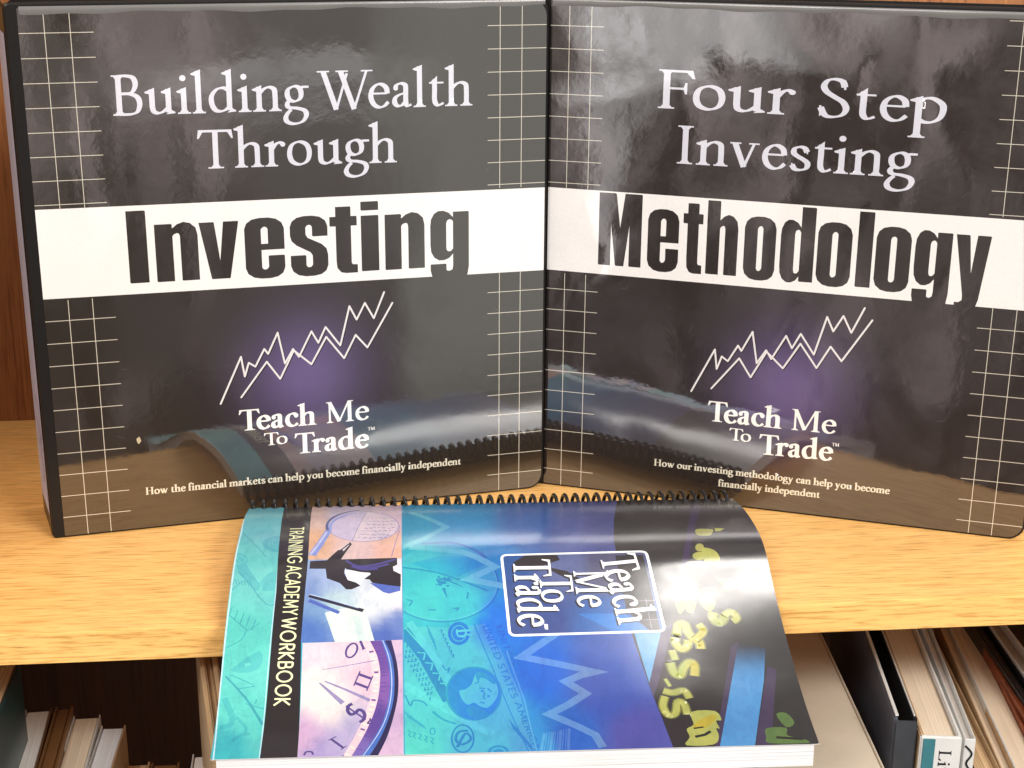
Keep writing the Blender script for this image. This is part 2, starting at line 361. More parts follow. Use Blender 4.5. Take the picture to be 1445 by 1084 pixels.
REG = Serif(8.4, 3.2); BOLD = Serif(12.5, 4.6)

class Sans:
    """monoline geometric capitals, 100 high"""
    def __init__(s, w=13): s.wd = w
    def text(s, string, gap=14):
        w = s.wd; L = lambda *p: ribbon([np.array(q, float) for q in p], lambda i, n, d: w)
        def LL(*p):
            out = []
            for a, b in zip(p, p[1:]): out += L(a, b)
            for q in p[1:-1]: out.append(disc(q[0], q[1], w/2))
            return out
        K = lambda *p: ribbon(catmull(p, 4), lambda i, n, d: w)
        O = lambda cx: ribbon(catmull([(cx+40*math.cos(a), 50+47*math.sin(a)) for a in np.linspace(0, 2*math.pi, 13)[:-1]], 2, True), lambda i, n, d: w, True)
        D = {'T': (LL((26, 0), (26, 94))+LL((0, 94), (52, 94)), 52), 'R': (LL((6, 0), (6, 94))+K((6, 94), (28, 94), (46, 84), (46, 60), (28, 48), (6, 48))+LL((24, 48), (50, 0)), 54),
             'A': (LL((0, 0), (33, 97), (66, 0))+LL((13, 32), (53, 32)), 66), 'I': (LL((6, 0), (6, 100)), 12), 'N': (LL((6, 0), (6, 94), (62, 6), (62, 100)), 68),
             'G': (K((76, 82), (58, 94), (38, 95), (14, 80), (6, 50), (14, 20), (38, 5), (60, 8), (76, 24))+LL((76, 20), (76, 46), (48, 46)), 82),
             'C': (K((72, 82), (56, 94), (38, 95), (14, 80), (6, 50), (14, 20), (38, 5), (56, 6), (72, 18)), 74),
             'D': (LL((6, 0), (6, 100))+K((6, 94), (32, 94), (60, 82), (68, 50), (60, 18), (32, 6), (6, 6)), 74),
             'E': (LL((46, 94), (6, 94), (6, 6), (46, 6))+LL((6, 51), (42, 51)), 48), 'M': (LL((6, 0), (12, 94), (43, 20), (74, 94), (80, 0)), 86),
             'Y': (LL((0, 98), (28, 48), (56, 98))+LL((28, 48), (28, 0)), 56), 'W': (LL((0, 98), (24, 6), (46, 90), (68, 6), (92, 98)), 92),
             'O': (O(46), 92), 'K': (LL((6, 0), (6, 100))+LL((52, 98), (8, 50), (56, 0)), 58),
             'B': (LL((6, 0), (6, 94))+K((6, 94), (28, 94), (44, 84), (42, 58), (26, 52), (6, 52))+K((6, 52), (32, 52), (50, 42), (50, 16), (32, 6), (6, 6)), 56),
             'U': (K((6, 100), (6, 40), (12, 12), (32, 4), (52, 12), (58, 40), (58, 100)), 64), 'S': (K((44, 84), (28, 95), (10, 86), (12, 62), (34, 48), (46, 26), (34, 6), (16, 5), (2, 18)), 50), ' ': ([], 26)}
        x = 0; out = []
        for ch in string:
            g, adv = D[ch]
            out += [[(a+x, b) for a, b in p] for p in g]; x += adv+gap
        return out, 0, x-gap

def heavy(ch):
    """condensed heavy grotesque; cap height 100, x height 80"""
    top = [(0, 62), (0, 68), (3, 76), (10, 81), (20, 83), (32, 83), (42, 81), (49, 76), (52, 68), (52, 62), (31, 62), (31, 67), (29, 70), (26, 71), (23, 70), (21, 67), (21, 62)]
    bot = [(a, 80-b) for a, b in top]
    qt = [(0, 60), (1, 70), (5, 78), (11, 82), (18, 82), (25, 79), (31, 72), (31, 66), (28, 69.5), (25, 70), (22, 68), (21, 64), (21, 60)]
    qb = [(a, 80-b) for a, b in qt]
    arch = [(31, 0), (52, 0), (52, 64), (50, 74), (44, 80), (36, 82), (28, 79), (20, 72), (20, 62), (23, 66), (27, 67.5), (30, 66), (31, 62)]
    D = {'I': ([rect(0, 0, 25, 100)], 25), 'i': ([rect(0, 0, 25, 80), rect(0, 88, 25, 100)], 25), 'l': ([rect(0, 0, 25, 100)], 25),
         'n': ([rect(0, 0, 21, 80), arch], 52), 'h': ([rect(0, 0, 21, 100), arch], 52),
         'v': ([[(0, 80), (21, 80), (28, 22), (35, 80), (56, 80), (41, 0), (15, 0)]], 56),
         'e': ([top, bot, rect(0, 17, 21, 63), rect(31, 38, 52, 63), rect(20, 38, 32, 46), rect(31, 17, 52, 29)], 52),
         'o': ([top, bot, rect(0, 17, 21, 63), rect(31, 17, 52, 63)], 52),
         's': ([top, bot, rect(31, 54, 52, 63), rect(0, 17, 21, 27), [(0, 63), (0, 55), (2, 48), (8, 42), (28, 31), (31, 26), (31, 17), (52, 17), (52, 27), (50, 36), (44, 42), (24, 52), (21, 57), (21, 63)]], 52),
         't': ([rect(9, 16, 31, 94), rect(0, 67, 40, 80), [(9, 17), (10, 6), (15, 0), (22, -1.5), (40, -1.5), (40, 10), (34, 10), (31, 13), (31, 17)]], 40),
         'd': ([rect(31, 0, 52, 100), qt, qb, rect(0, 19, 21, 61)], 52),
         'g': ([rect(31, 0, 52, 80), qt, [(a, 92-b) for a, b in qt], rect(0, 31, 21, 61), rect(0, -6, 21, 4),
                [(0, -5), (2, -14), (8, -20), (16, -23), (36, -23), (44, -20), (50, -13), (52, 0), (31, 1), (30, -5), (26, -7), (22, -6), (21, -4)]], 52),
         'y': ([[(0, 80), (21, 80), (28, 26), (34, 80), (55, 80), (43, -4), (39, -15), (31, -21), (6, -21), (6, -9), (13, -9), (18, -6), (18, 0)]], 55),
         'M': ([[(0, 0), (0, 100), (27, 100), (34.5, 50), (42, 100), (69, 100), (69, 0), (50, 0), (50, 64), (41, 0), (28, 0), (19, 64), (19, 0)]], 69)}
    return D[ch]

# ------------------------------------------------------------------ flat print tiled into one surface
class Sheet:
    """shapes in mm on a printed sheet; later shapes cover earlier ones; everything is cut into one gap-free tiling"""
    def __init__(s): s.shapes = []
    def add(s, polys, key):
        for p in polys:
            q = []
            for v in p:
                v = (float(v[0]), float(v[1]))
                if not q or math.hypot(v[0]-q[-1][0], v[1]-q[-1][1]) > 1e-3: q.append(v)
            if len(q) > 2 and math.hypot(q[0][0]-q[-1][0], q[0][1]-q[-1][1]) < 1e-3: q.pop()
            if len(q) < 3: continue
            q, a = ccw(q)
            if a > 1e-4: s.shapes.append((q, key))
    def build(s, outline, grid, surf, inks, parts, mats, parent):
        """outline: mm polygon; grid: (xs, ys) cut lines; surf(arr)->3D; inks: key->fn(mm arrays)->linear rgb;
        parts: list of (object name, label, set of keys); first one takes whatever is left"""
        verts = []; edges = []; polys = []
        outline, _ = ccw(outline)
        def addp(p):
            b = len(verts); n = len(p); verts.extend(p); edges.extend((b+i, b+(i+1) % n) for i in range(n))
        addp(outline); polys.append((outline, 'base'))
        for p, k in s.shapes: addp(p); polys.append((p, k))
        xs = [q[0] for q in outline]; ys = [q[1] for q in outline]
        x0, x1, y0, y1 = min(xs), max(xs), min(ys), max(ys)
        for gx in grid[0]: b = len(verts); verts.extend([(gx, y0-1), (gx, y1+1)]); edges.append((b, b+1))
        for gy in grid[1]: b = len(verts); verts.extend([(x0-1, gy), (x1+1, gy)]); edges.append((b, b+1))
        r = delaunay_2d_cdt([Vector(v) for v in verts], edges, [], 0, 1e-5)
        V = np.array([tuple(v) for v in r[0]]); Fc = r[2]
        T3 = np.array([f[:3] for f in Fc]); cen = V[T3].mean(1)
        order = np.argsort(cen[:, 0]); cs_ = cen[order]; cxs = cs_[:, 0]
        lab = np.full(len(Fc), -1)
        for j, (p, k) in enumerate(polys):
            pa = np.array(p); lo, hi = np.searchsorted(cxs, [pa[:, 0].min(), pa[:, 0].max()])
            if hi <= lo: continue
            sub = cs_[lo:hi]; mk = (sub[:, 1] >= pa[:, 1].min()) & (sub[:, 1] <= pa[:, 1].max())
            ii = np.nonzero(mk)[0]
            if not len(ii): continue
            q = sub[ii]; wn_ = np.zeros(len(ii), int)
            for i in range(len(pa)):
                ax, ay = pa[i]; bx, by = pa[(i+1) % len(pa)]
                cr_ = (bx-ax)*(q[:, 1]-ay)-(by-ay)*(q[:, 0]-ax)
                wn_ += ((ay <= q[:, 1]) & (by > q[:, 1]) & (cr_ > 0)).astype(int)-((ay > q[:, 1]) & (by <= q[:, 1]) & (cr_ < 0)).astype(int)
            t_ = order[lo+ii[wn_ != 0]]
            if j == 0: lab[t_] = 0
            else: lab[t_[lab[t_] >= 0]] = j
        sel = {}
        for f, o in zip(Fc, lab):
            if o >= 0: sel.setdefault(polys[o][1], []).append(f)
        P3 = surf(V)
        used = set()
        for i, (nm, lab, ks) in enumerate(parts[::-1]):
            last = i == len(parts)-1
            kk = [k for k in sel if k not in used and (last or k in ks)]
            used.update(kk)
            fs = [f for k in kk for f in sel[k]]; fk = [k for k in kk for f in sel[k]]
            if not fs: continue
            ids = sorted({v for f in fs for v in f}); mp_ = {v: j for j, v in enumerate(ids)}
            o = link_mesh(nm, P3[ids], [[mp_[v] for v in f] for f in fs], mats, parent, smooth=True)
            if lab: o['label'] = lab
            ca = o.data.color_attributes.new('ink', 'FLOAT_COLOR', 'CORNER')
            cache = {}; buf = []
            for k in kk:
                idk = sorted({v for f in sel[k] for v in f})
                cols = inks[k](V[idk]); cache[k] = dict(zip(idk, cols))
            for f, k in zip(fs, fk):
                for v in f: c = cache[k][v]; buf.extend((c[0], c[1], c[2], 1))
            ca.data.foreach_set('color', np.array(buf, 'f'))
def flat(c, k=.86):
    c = np.array(srgb(c))*k
    return lambda V: np.tile(c, (len(V), 1))
def place(polys, org, ex, ey, sx, sy, x0=0):
    """glyph units -> mm"""
    return [[(org[0]+ex[0]*(a-x0)*sx+ey[0]*b*sy, org[1]+ex[1]*(a-x0)*sx+ey[1]*b*sy) for a, b in p] for p in polys]
def line_of_text(sheet, key, font, string, A, B, capmm, gap=0, cap=65., shadow=None):
    polys, lo, hi = font.text(string, gap)
    A = np.array(A, float); B = np.array(B, float); d = B-A; L = math.hypot(*d); ex = d/L; ey = np.array([-ex[1], ex[0]])
    sx = L/(hi-lo); sy = capmm/cap
    if shadow:
        k, off = shadow
        sheet.add(place(polys, A+np.array(off), ex, ey, sx, sy, lo), k)
    sheet.add(place(polys, A, ex, ey, sx, sy, lo), key)

# ------------------------------------------------------------------ bookcase
YAW = .0997
def shelf_front(x): return .698+.1*x
case = thing('bookcase', 'oak laminate bookcase whose shelf carries the two binders', 'bookcase', (0, .698, 0), rot=(0, 0, YAW))
TH = .0165
bevel_box('shelf', (1.5, .318, TH), (.0, .002+.159, -TH/2), M['shelf'], case, bev=.0003)
bevel_box('edge_band', (1.5, .0020, TH+.0004), (.0, .0010, -TH/2+.0001), M['shelf_edge'], case, bev=.0003)
bevel_box('back_panel', (1.5, .006, .50), (0, .318+.004, .25), M['back'], case)
bevel_box('back_panel', (1.5, .006, .326), (0, .318+.004, -.170), M['back_low_shaded'], case)
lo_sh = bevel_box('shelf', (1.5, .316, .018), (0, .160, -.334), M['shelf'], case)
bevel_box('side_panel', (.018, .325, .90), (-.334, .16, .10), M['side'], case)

# ------------------------------------------------------------------ binders
class Plane:
    def __init__(s, O, a, lean):
        s.O = np.array([O[0], O[1], 0.]); s.a = a; s.lean = lean
        s.d = np.array([math.cos(a), math.sin(a), 0]); s.n = np.array([-math.sin(a), math.cos(a), 0])
        s.up = np.array([0, 0, 1])*math.cos(lean)+s.n*math.sin(lean)
        s.nn = np.cross(s.d, s.up)      # points to the camera side
    def uv(s, px, py):
        r = FW+RX*(px-CX)/F-UPX*(py-CY)/F
        t = ((s.O-EYE)@s.nn)/(r@s.nn)
        q = EYE+r*t-s.O
        return np.array([q@s.d, q@s.up])*1000
P1 = Plane((-.25209, .79004), .28879, .00534)
P2 = Plane((.02006, .87597), -.28787, .00324)
H = 293.0

def rounded(u0, u1, v0, v1, rl, rr, n=7):
    pts = []
    for cx, cy, r, a0 in ((u1-rr, v0+rr, rr, -90), (u1-rr, v1-rr, rr, 0), (u0+rl, v1-rl, rl, 90), (u0+rl, v0+rl, rl, 180)):
        for k in range(n):
            a = math.radians(a0+90*k/(n-1)); pts.append((cx+r*math.cos(a), cy+r*math.sin(a)))
    return pts
GLOW = {}
def binder(pl, label, title, heavyword, lw, mat, glow_px, logo_shift, extras, spine_insert, wave_lip):
    root = thing('ring_binder', label, 'binder', pl.O, group='black ring binders standing on the shelf', rot=(-0.0, 0, pl.a))
    # local frame: x along cover, y backwards, z up
    lean = pl.lean
    # cover board
    Vo = rounded(-6.5, 283.5, 0.0, H+1.5, 2.0, 9.5)
    T = 3.0
    bm = bmesh.new()
    rings = []
    for off, y in ((1.0, .15), (.25, .55), (0, 1.2), (0, T-.6), (.8, T)):
        ring = []
        cu, cv = 138.5, H/2
        for (u, v) in Vo:
            su = (145-off)/145; sv = (147-off)/147
            ring.append(bm.verts.new(((cu+(u-cu)*su)/1000, y/1000+ v/1000*math.sin(lean), (cv+(v-cv)*sv+ .0)/1000)))
        rings.append(ring)
    for a, b in zip(rings, rings[1:]):
        for i in range(len(a)): bm.faces.new((a[i], a[(i+1) % len(a)], b[(i+1) % len(a)], b[i]))
    bm.faces.new(rings[0][::-1]); bm.faces.new(rings[-1])
    bmesh.ops.recalc_face_normals(bm, faces=bm.faces)
    me = bpy.data.meshes.new('front_cover'); bm.to_mesh(me); bm.free(); me.materials.append(M['vinyl'])
    fc = bpy.data.objects.new('front_cover', me); COL.objects.link(fc); fc.parent = root
    # back cover, spine board with its hinge ribs
    bevel_box('back_cover', (.288, .003, H/1000), (.139, .047, H/2000), M['vinyl'], root, bev=.001)
    sang = .105
    def sx(v):   # spine board swings slightly outward
        return Vector((v.x-(v.y)*math.sin(sang), v.y, v.z))
    sb = bevel_box('spine', (.0028, .044, H/1000), (-.0052, .0245, H/2000), M['vinyl'], root, bev=.0010, xf=sx)
    if spine_insert:
        sheet = Sheet()
        ins = link_mesh('spine_insert', [sx(Vector((-.0068, y, z))) for y, z in ((.0052, .0125), (.044, .0125), (.044, .279), (.0052, .279))], [(0, 1, 2, 3)], M['insert'], root)
        for pth in (((.008, .020), (.012, .034), (.020, .028), (.016, .045), (.030, .052)), ((.008, .060), (.018, .052), (.013, .070), (.026, .078)), ((.007, .038), (.02, .044), (.012, .052), (.03, .064))):
            q = ribbon(catmull(pth, 5), lambda i, n, d: .0012)
            vs = []; fs = []
            for k_, p_ in enumerate(q):
                vs += [sx(Vector((-.00695, a, b))) for a, b in p_]; fs.append(tuple(range(4*k_, 4*k_+4)))
            link_mesh('spine_mark', vs, fs, M['mark'], root)
    # page block held by the rings, seen along the top edge
    bevel_box('page_block', (.262, .036, .279), (.138, .0245, .149), M['white_pages'], root, bev=.0008)
    # curled lip of the clear sleeve along the top
    nL = 60; vs = []; fs = []
    for i in range(nL+1):
        u = 1+280*i/nL
        wv = .5*math.sin(u*.06+wave_lip)+.35*math.sin(u*.17+wave_lip*2)
        for (v, y) in ((H-4.2-wv, -.10), (H-2.6-wv*.6, -.35), (H-1.0, -.25), (H-.2, .35)):
            vs.append((u/1000, y/1000+v/1000*math.sin(lean), v/1000))
    for i in range(nL):
        for j in range(3):
            a = i*4+j; fs.append((a, a+4, a+5, a+1))
    link_mesh('sleeve_lip', vs, fs, M['clear_lip'], root, smooth=True)

    # ---- printed insert
    S = Sheet()
    uv = pl.uv
    band = extras['band']
    S.add([[uv(*p) for p in band]], 'white')
    # grid lines, 12.7 mm squares
    lwid = .36
    def hline(u0, u1, v): S.add([rect(u0, v-lwid/2, u1, v+lwid/2)], 'grid' if u0 < 100 else 'grid2')
    def vline(u, v0, v1): S.add([rect(u-lwid/2, v0, u+lwid/2, v1)], 'grid' if u < 100 else 'grid2')
    for (ua, ub, vtop, ks, us) in extras['grids']:
        for k in ks: hline(ua, ub, vtop-12.7*k)
        for u_ in us:
            bl = [uv(*p)[1] for p in band]
            vline(u_, extras['vlow'], min(bl[2], bl[3])+.5); vline(u_, max(bl[0], bl[1])-.5, H-2)
    # serif title lines
    for (word, a, b, cap) in title:
        A, B = uv(*a), uv(*b)
        line_of_text(S, 'title', REG, word, A, B, cap, shadow=('shade', (.35, -.35)))
    # heavy word set into the white band
    base = extras['heavy_base']; A = uv(*base[0]); B = uv(*base[1]); caph = extras['heavy_cap']
    for ch, x0, x1, xa in heavyword:
        g, adv = heavy(ch)
        yb = lambda x: base[0][1]+(base[1][1]-base[0][1])*(x-base[0][0])/(base[1][0]-base[0][0])
        ua = uv(x0+.6, yb(x0)-40)[0]; ub = uv(x1-.9, yb(x1)-40)[0]
        vb = A[1]+(B[1]-A[1])*((ua+ub)/2-A[0])/(B[0]-A[0])
        s_ = caph/100
        f = lambda p, dx=0, dy=0: [(ua+(ub-ua)*a/adv+dx, vb+b*s_+dy) for a, b in p]
        if ch in 'Ihdli':
            for p in g: S.add([f(p, 0, .75)], 'white')
            for p in g: S.add([f([(a-1.5 if a < adv/2 else a+1.0, b) for a, b in p], 0, .45)], 'white')
        if ch == 'M': S.add([f(rect(-2, 80, 28, 100), 0, .8), f(rect(41, 80, 71, 100), 0, .8)], 'white')
        S.add([f(p, -.35, .3) for p in g], 'halo')
        S.add([f(p) for p in g], 'heavy')
    # zig-zag chart logo
    for path in (LINE_A, LINE_B):
        q = [P1.uv(*p)+logo_shift for p in path]
        for off, key in (((.5, -.5), 'shade'), ((0, 0), 'chart')):
            for a, b in zip(q, q[1:]):
                S.add(ribbon([a+off, b+off], lambda i, n, d: 1.05), key)
            for a in q: S.add([disc(a[0]+off[0], a[1]+off[1], .52, n=8)], key)
    for (word, a, b, cap, font) in extras['small']:
        line_of_text(S, 'small' if 4 < cap < 6 else 'brand', font, word, uv(*a), uv(*b), cap)
    rs_ = random.Random(int(logo_shift[0]*7)+3)
    for _ in range(46):      # scuffs and dust on the sleeve
        x, y = rs_.uniform(12, 272), rs_.uniform(10, 280); a = rs_.gauss(0, .5); l = rs_.uniform(.6, 5)
        S.shapes.insert(0, (ccw(ribbon([(x, y), (x+l*math.cos(a), y+l*math.sin(a))], lambda i, n, d: rs_.uniform(.08, .2))[0])[0], 'scuff'))
    if spine_insert: S.add([[uv(*p) for p in ((192.5, 619.5), (196.5, 616), (199.5, 622), (196, 627), (193.5, 624))]], 'chip')
    g0 = uv(*glow_px)
    def bgcol(V):
        d = np.hypot(V[:, 0]-g0[0], (V[:, 1]-g0[1])*1.0)
        a = np.exp(-(d/31)**2)[:, None]
        c = np.array(srgb(extras['ground']))*.36; gl = np.array([.125, .085, .215])
        return c*(1-a)+gl*a
    inks = {'base': bgcol, 'white': flat((250, 247, 244), .92), 'grid': flat((225, 218, 200)), 'grid2': flat((225, 218, 200)), 'title': flat((228, 229, 240), .86), 'scuff': flat((120, 112, 104), .5), 'chip': flat((215, 200, 165), .8),
            'shade': flat((20, 16, 18)), 'halo': flat((15, 12, 12)), 'heavy': flat(extras['ground'], .34), 'chart': flat((245, 240, 240)), 'brand': flat((252, 250, 245), .95), 'small': flat((240, 235, 215))}
    org = rounded(.0, 282.0, 1.3, H-1.2, .5, 8.5)
    gx = np.arange(8, 282, 8.); gy = np.arange(8, H, 8.)
    def surf(V):
        out = np.zeros((len(V), 3)); out[:, 0] = V[:, 0]/1000; out[:, 2] = V[:, 1]/1000
        out[:, 1] = -.00012+V[:, 1]/1000*math.sin(lean)
        return out
    S.build(org, (gx, gy), surf, inks,
            [('cover_print', None, set()), ('grid_lines', None, {'grid'}), ('grid_lines', None, {'grid2'}), ('white_band', None, {'white'}),
             ('title_lettering', None, {'title'}), ('word_lettering', 'heavy dark letters on the white band', {'heavy', 'halo'}),
             ('chart_logo', 'white zigzag stock chart lines', {'chart'}), ('brand_lettering', None, {'brand'}), ('slogan_lettering', None, {'small'})], M[mat], root)
    return root

M['insert'] = cloth('white_spine_card', (.46, .56, .90), .4, .05)
M['mark'] = cloth('violet_print', (.22, .18, .45), .4, .05)
M['white_pages'] = paper('white_page_edges', (.86, .83, .83), (20, 2600, 20), .25)

LINE_A = [(311.4, 570), (340, 503.6), (345.5, 531.3), (351, 512), (360.4, 517.4), (372.9, 492.5), (378.4, 499.4), (391.7, 469.5), (402.1, 513), (413.5, 492.5), (422, 503.6), (439.5, 467.6), (449.2, 483.7), (459.4, 461.5), (480.2, 487.5), (493, 432.2), (503.2, 451), (514.8, 427.5), (527.5, 449), (542, 412.2)]
LINE_B = [(340.5, 560.8), (376.5, 510.5), (395.5, 534.6), (414.5, 494.5), (439.5, 514), (460.3, 475.4), (485.7, 505.5), (501.8, 472.6), (518.4, 490.3), (553.6, 427.5)]

ksA = list(range(1, 9))+list(range(13, 23))
left_extras = dict(
    band=[(48.4, 296.5), (769.5, 264.4), (769.0, 381), (60, 422.8)],
    grids=[(0, 37, 291.9, ksA, (12.7, 25.4)), (247.84, 283, 291.3, ksA, (254.99, 267.7))], vlow=1.0,
    heavy_base=((187, 400), (600.6, 378)), heavy_cap=39.6, ground=(66, 56, 47),
    small=[('Teach', (338, 608.3), (446.7, 599), 12.6, BOLD), ('Me', (461, 597.4), (521, 591.8), 12.8, Serif(10, 3.6)), ('To', (373, 629), (406, 625.8), 7.6, Serif(10, 3.8)),
           ('Trade', (416.5, 640.6), (521, 631.2), 12.6, BOLD), ('TM', (519, 607.4), (529, 606.4), 2.0, Sans(16)),
           ('How the financial markets can help you become financially independent', (205.7, 698.3), (650.4, 655.2), 4.4, Serif(13.5, 6))])
left_extras['small'][4] = ('TM', (519, 607.4), (529, 606.4), 2.0, Serif(12, 6))
b1 = binder(P1, 'black ring binder on the left, titled Building Wealth Through Investing', 
    [('Building', (160, 163.6), (436.5, 155.6), 21.0), ('Wealth', (448.5, 155.6), (666.5, 148.8), 21.0), ('Through', (280, 238.6), (560, 229), 21.0)],
    [('I', 181.5, 209.5, 0), ('n', 220, 281, 0), ('v', 282.5, 339, 0), ('e', 346, 402.5, 0), ('s', 410, 463.5, 0), ('t', 466, 505, 0), ('i', 510, 535.5, 0), ('n', 543.5, 600, 0), ('g', 607.5, 662.4, 0)],
    None, 'print_left', (432, 528), np.array([0., 0.]), left_extras, True, .3)
sh = P2.uv(975.4, 552)-P1.uv(311.4, 570)
right_extras = dict(
    band=[(771.5, 263.8), (1445, 311.2), (1445, 438.5), (770.5, 380)],
    grids=[(0, 31.0, 290.5, ksA, (10.91, 23.61)), (245.74, 282, 300.7, list(range(1, 10))+list(range(14, 24)), (252.95, 265.65))], vlow=1.0,
    heavy_base=((843.9, 372.9), (1205.5, 404.5)), heavy_cap=42.4, ground=(68, 57, 53),
    small=[('Teach', (998, 593.6), (1102.6, 605.2), 12.6, BOLD), ('Me', (1116.5, 606.3), (1179.3, 612.8), 12.8, Serif(10, 3.6)), ('To', (1028.5, 620.6), (1059.4, 624.2), 7.6, Serif(10, 3.8)),
           ('Trade', (1070.5, 640.6), (1175, 650.6), 12.6, BOLD), ('TM', (1174, 629.3), (1184, 630.3), 2.0, Serif(12, 6)),
           ('How our investing methodology can help you become', (922.6, 656.8), (1255.4, 697.4), 4.3, Serif(13.5, 6)),
           ('financially independent', (1012.8, 686.0), (1156.6, 702.6), 4.3, Serif(13.5, 6))])
left_extras['heavy_cap'] = 42.2
b2 = binder(P2, 'black ring binder on the right, titled Four Step Investing Methodology',
    [('Four', (928.3, 152.4), (1121, 162.6), 21.4), ('Step', (1152.4, 165.6), (1334, 175.6), 21.4), ('Investing', (955, 230.6), (1292, 251.8), 21.4)],
    [('M', 845, 906, 0), ('e', 914, 958.5, 0), ('t', 963.5, 992, 0), ('h', 997, 1041.5, 0), ('o', 1050, 1095, 0), ('d', 1101, 1149.5, 0), ('o', 1153, 1202, 0), ('l', 1209, 1231, 0), ('o', 1235, 1285, 0), ('g', 1290, 1342, 0), ('y', 1346, 1396, 0)],
    None, 'print_right', (1112, 548), sh, right_extras, False, 1.1)

# ------------------------------------------------------------------ spiral bound workbook, draped over the shelf edge
WB0 = np.array([-.1492, .8022, .0140]); WB_YAW = .0715; WB_W = .2790; WB_L = .2135
we = np.array([math.cos(WB_YAW), math.sin(WB_YAW), 0]); wd = np.array([math.sin(WB_YAW), -math.cos(WB_YAW), 0])
angL = [-.2265, -.0509, .0482, .2094, .3373, .4696, .4346, .1459]
angR = [-.21, -.09, .02, .50, .42, .34, .30, .17]
def profile(ang):
    n = 64; s = (np.arange(n)+.5)/n*8-.5
    a = np.interp(s, np.arange(8), ang)
    # light smoothing
    k = np.array([1, 2, 1.])/4; ap = np.pad(a, 1, mode='edge'); a = np.convolve(ap, k, 'valid')
    seg = WB_L/n
    y = np.concatenate([[0], np.cumsum(np.cos(a)*seg)]); z = np.concatenate([[0], np.cumsum(-np.sin(a)*seg)])
    return y, z, np.append(a, a[-1])
YL, ZL, AL = profile(angL); YR, ZR, AR = profile(angR)
TT = np.linspace(0, 1, 65)
def wb_surf(V, off=0.):
    """V: mm across (0..279) and mm down from the binding (0..213.5) ; off: mm below the cover face"""
    V = np.asarray(V, float); s = V[:, 0]/279.; t = V[:, 1]/213.5
    st = s
    tc_ = np.clip(t, 0, 1); ex = (t-tc_)*WB_L
    yl, zl, al = np.interp(tc_, TT, YL), np.interp(tc_, TT, ZL), np.interp(tc_, TT, AL)
    yr, zr, ar = np.interp(tc_, TT, YR), np.interp(tc_, TT, ZR), np.interp(tc_, TT, AR)
    y = yl*(1-st)+yr*st; z = zl*(1-st)+zr*st; a = al*(1-st)+ar*st
    y = y+ex*np.cos(a); z = z-ex*np.sin(a)
    off = np.asarray(off)/1000
    y = y-off*np.sin(a)*-1*-1; z = z-off*np.cos(a)
    y = y+0*off
    return WB0+np.outer(s*WB_W, we)+np.outer(y, wd)+np.outer(z, [0, 0, 1])
gs, gt = np.meshgrid(np.linspace(-20, 299, 60), np.linspace(-12, 225, 60), indexing='ij')
GV = np.stack([gs.ravel(), gt.ravel()], 1); GP = project(wb_surf(GV))
def wuv(px, py):
    """photo pixel -> mm on the cover (nearest node, then Newton)"""
    i = np.argmin((GP[:, 0]-px)**2+(GP[:, 1]-py)**2); v = GV[i].copy()
    for _ in range(8):
        p = project(wb_surf([v]))[0]; h = .5
        a = (project(wb_surf([v+[h, 0]]))[0]-p)/h; b = (project(wb_surf([v+[0, h]]))[0]-p)/h
        v = v+np.linalg.solve(np.array([a, b]).T, np.array([px, py])-p)*.9
    return v
def wpx(V): return project(wb_surf(V))

wb = thing('spiral_workbook', 'blue spiral bound training academy workbook lying over the shelf edge', 'workbook', WB0)
S = Sheet()
def Z(pts, kind=None):
    """convert a list of points given in one of the close-up frames"""
    fx = {None: (0, 0, 1), '3c': (560, 700, 5.16), '1c': (440, 700, 5.16), '2c': (400, 880, 5.16), '4c': (560, 880, 5.16),
          '7b': (900, 680, 5.16), '8b': (900, 870, 5.064), 'q': (700, 784, 3.6125), 'p': (300, 784, 3.6125), '5b': (300, 700, 8.03), '6b': (290, 880, 5.31)}[kind]
    return [wuv(fx[0]+a/fx[2], fx[1]+b/fx[2]) for a, b in pts]
def poly(key, pts, kind=None): S.add([Z(pts, kind)], key)
def spoly(key, pts, kind=None):
    q = catmull(Z(pts, kind), 3, True); S.add([[tuple(v) for v in q[:-1]]], key)
def stroke(key, pts, w, kind=None, curve=False, closed=False, taper=0):
    q = Z(pts, kind)
    if curve: q = catmull(q, 4, closed)
    elif closed: q = q+[q[0]]
    S.add(ribbon(q, lambda i, n, d: w*(1-taper*i/max(n-1, 1)), closed), key)
def ell(key, cx, cy, rx, ry, kind=None, n=20, rot=0):
    poly(key, disc(cx, cy, rx, ry, n, rot), kind)
def ering(key, cx, cy, rx, ry, w, kind=None, a0=0, a1=360, n=24, rot=0):
    c, s = math.cos(rot), math.sin(rot); pts = []
    for k in range(n+1):
        a = math.radians(a0+(a1-a0)*k/n); x, y = rx*math.cos(a), ry*math.sin(a); pts.append((cx+x*c-y*s, cy+x*s+y*c))
    q = Z(pts, kind); S.add(ribbon(q, lambda i, n, d: w), key)

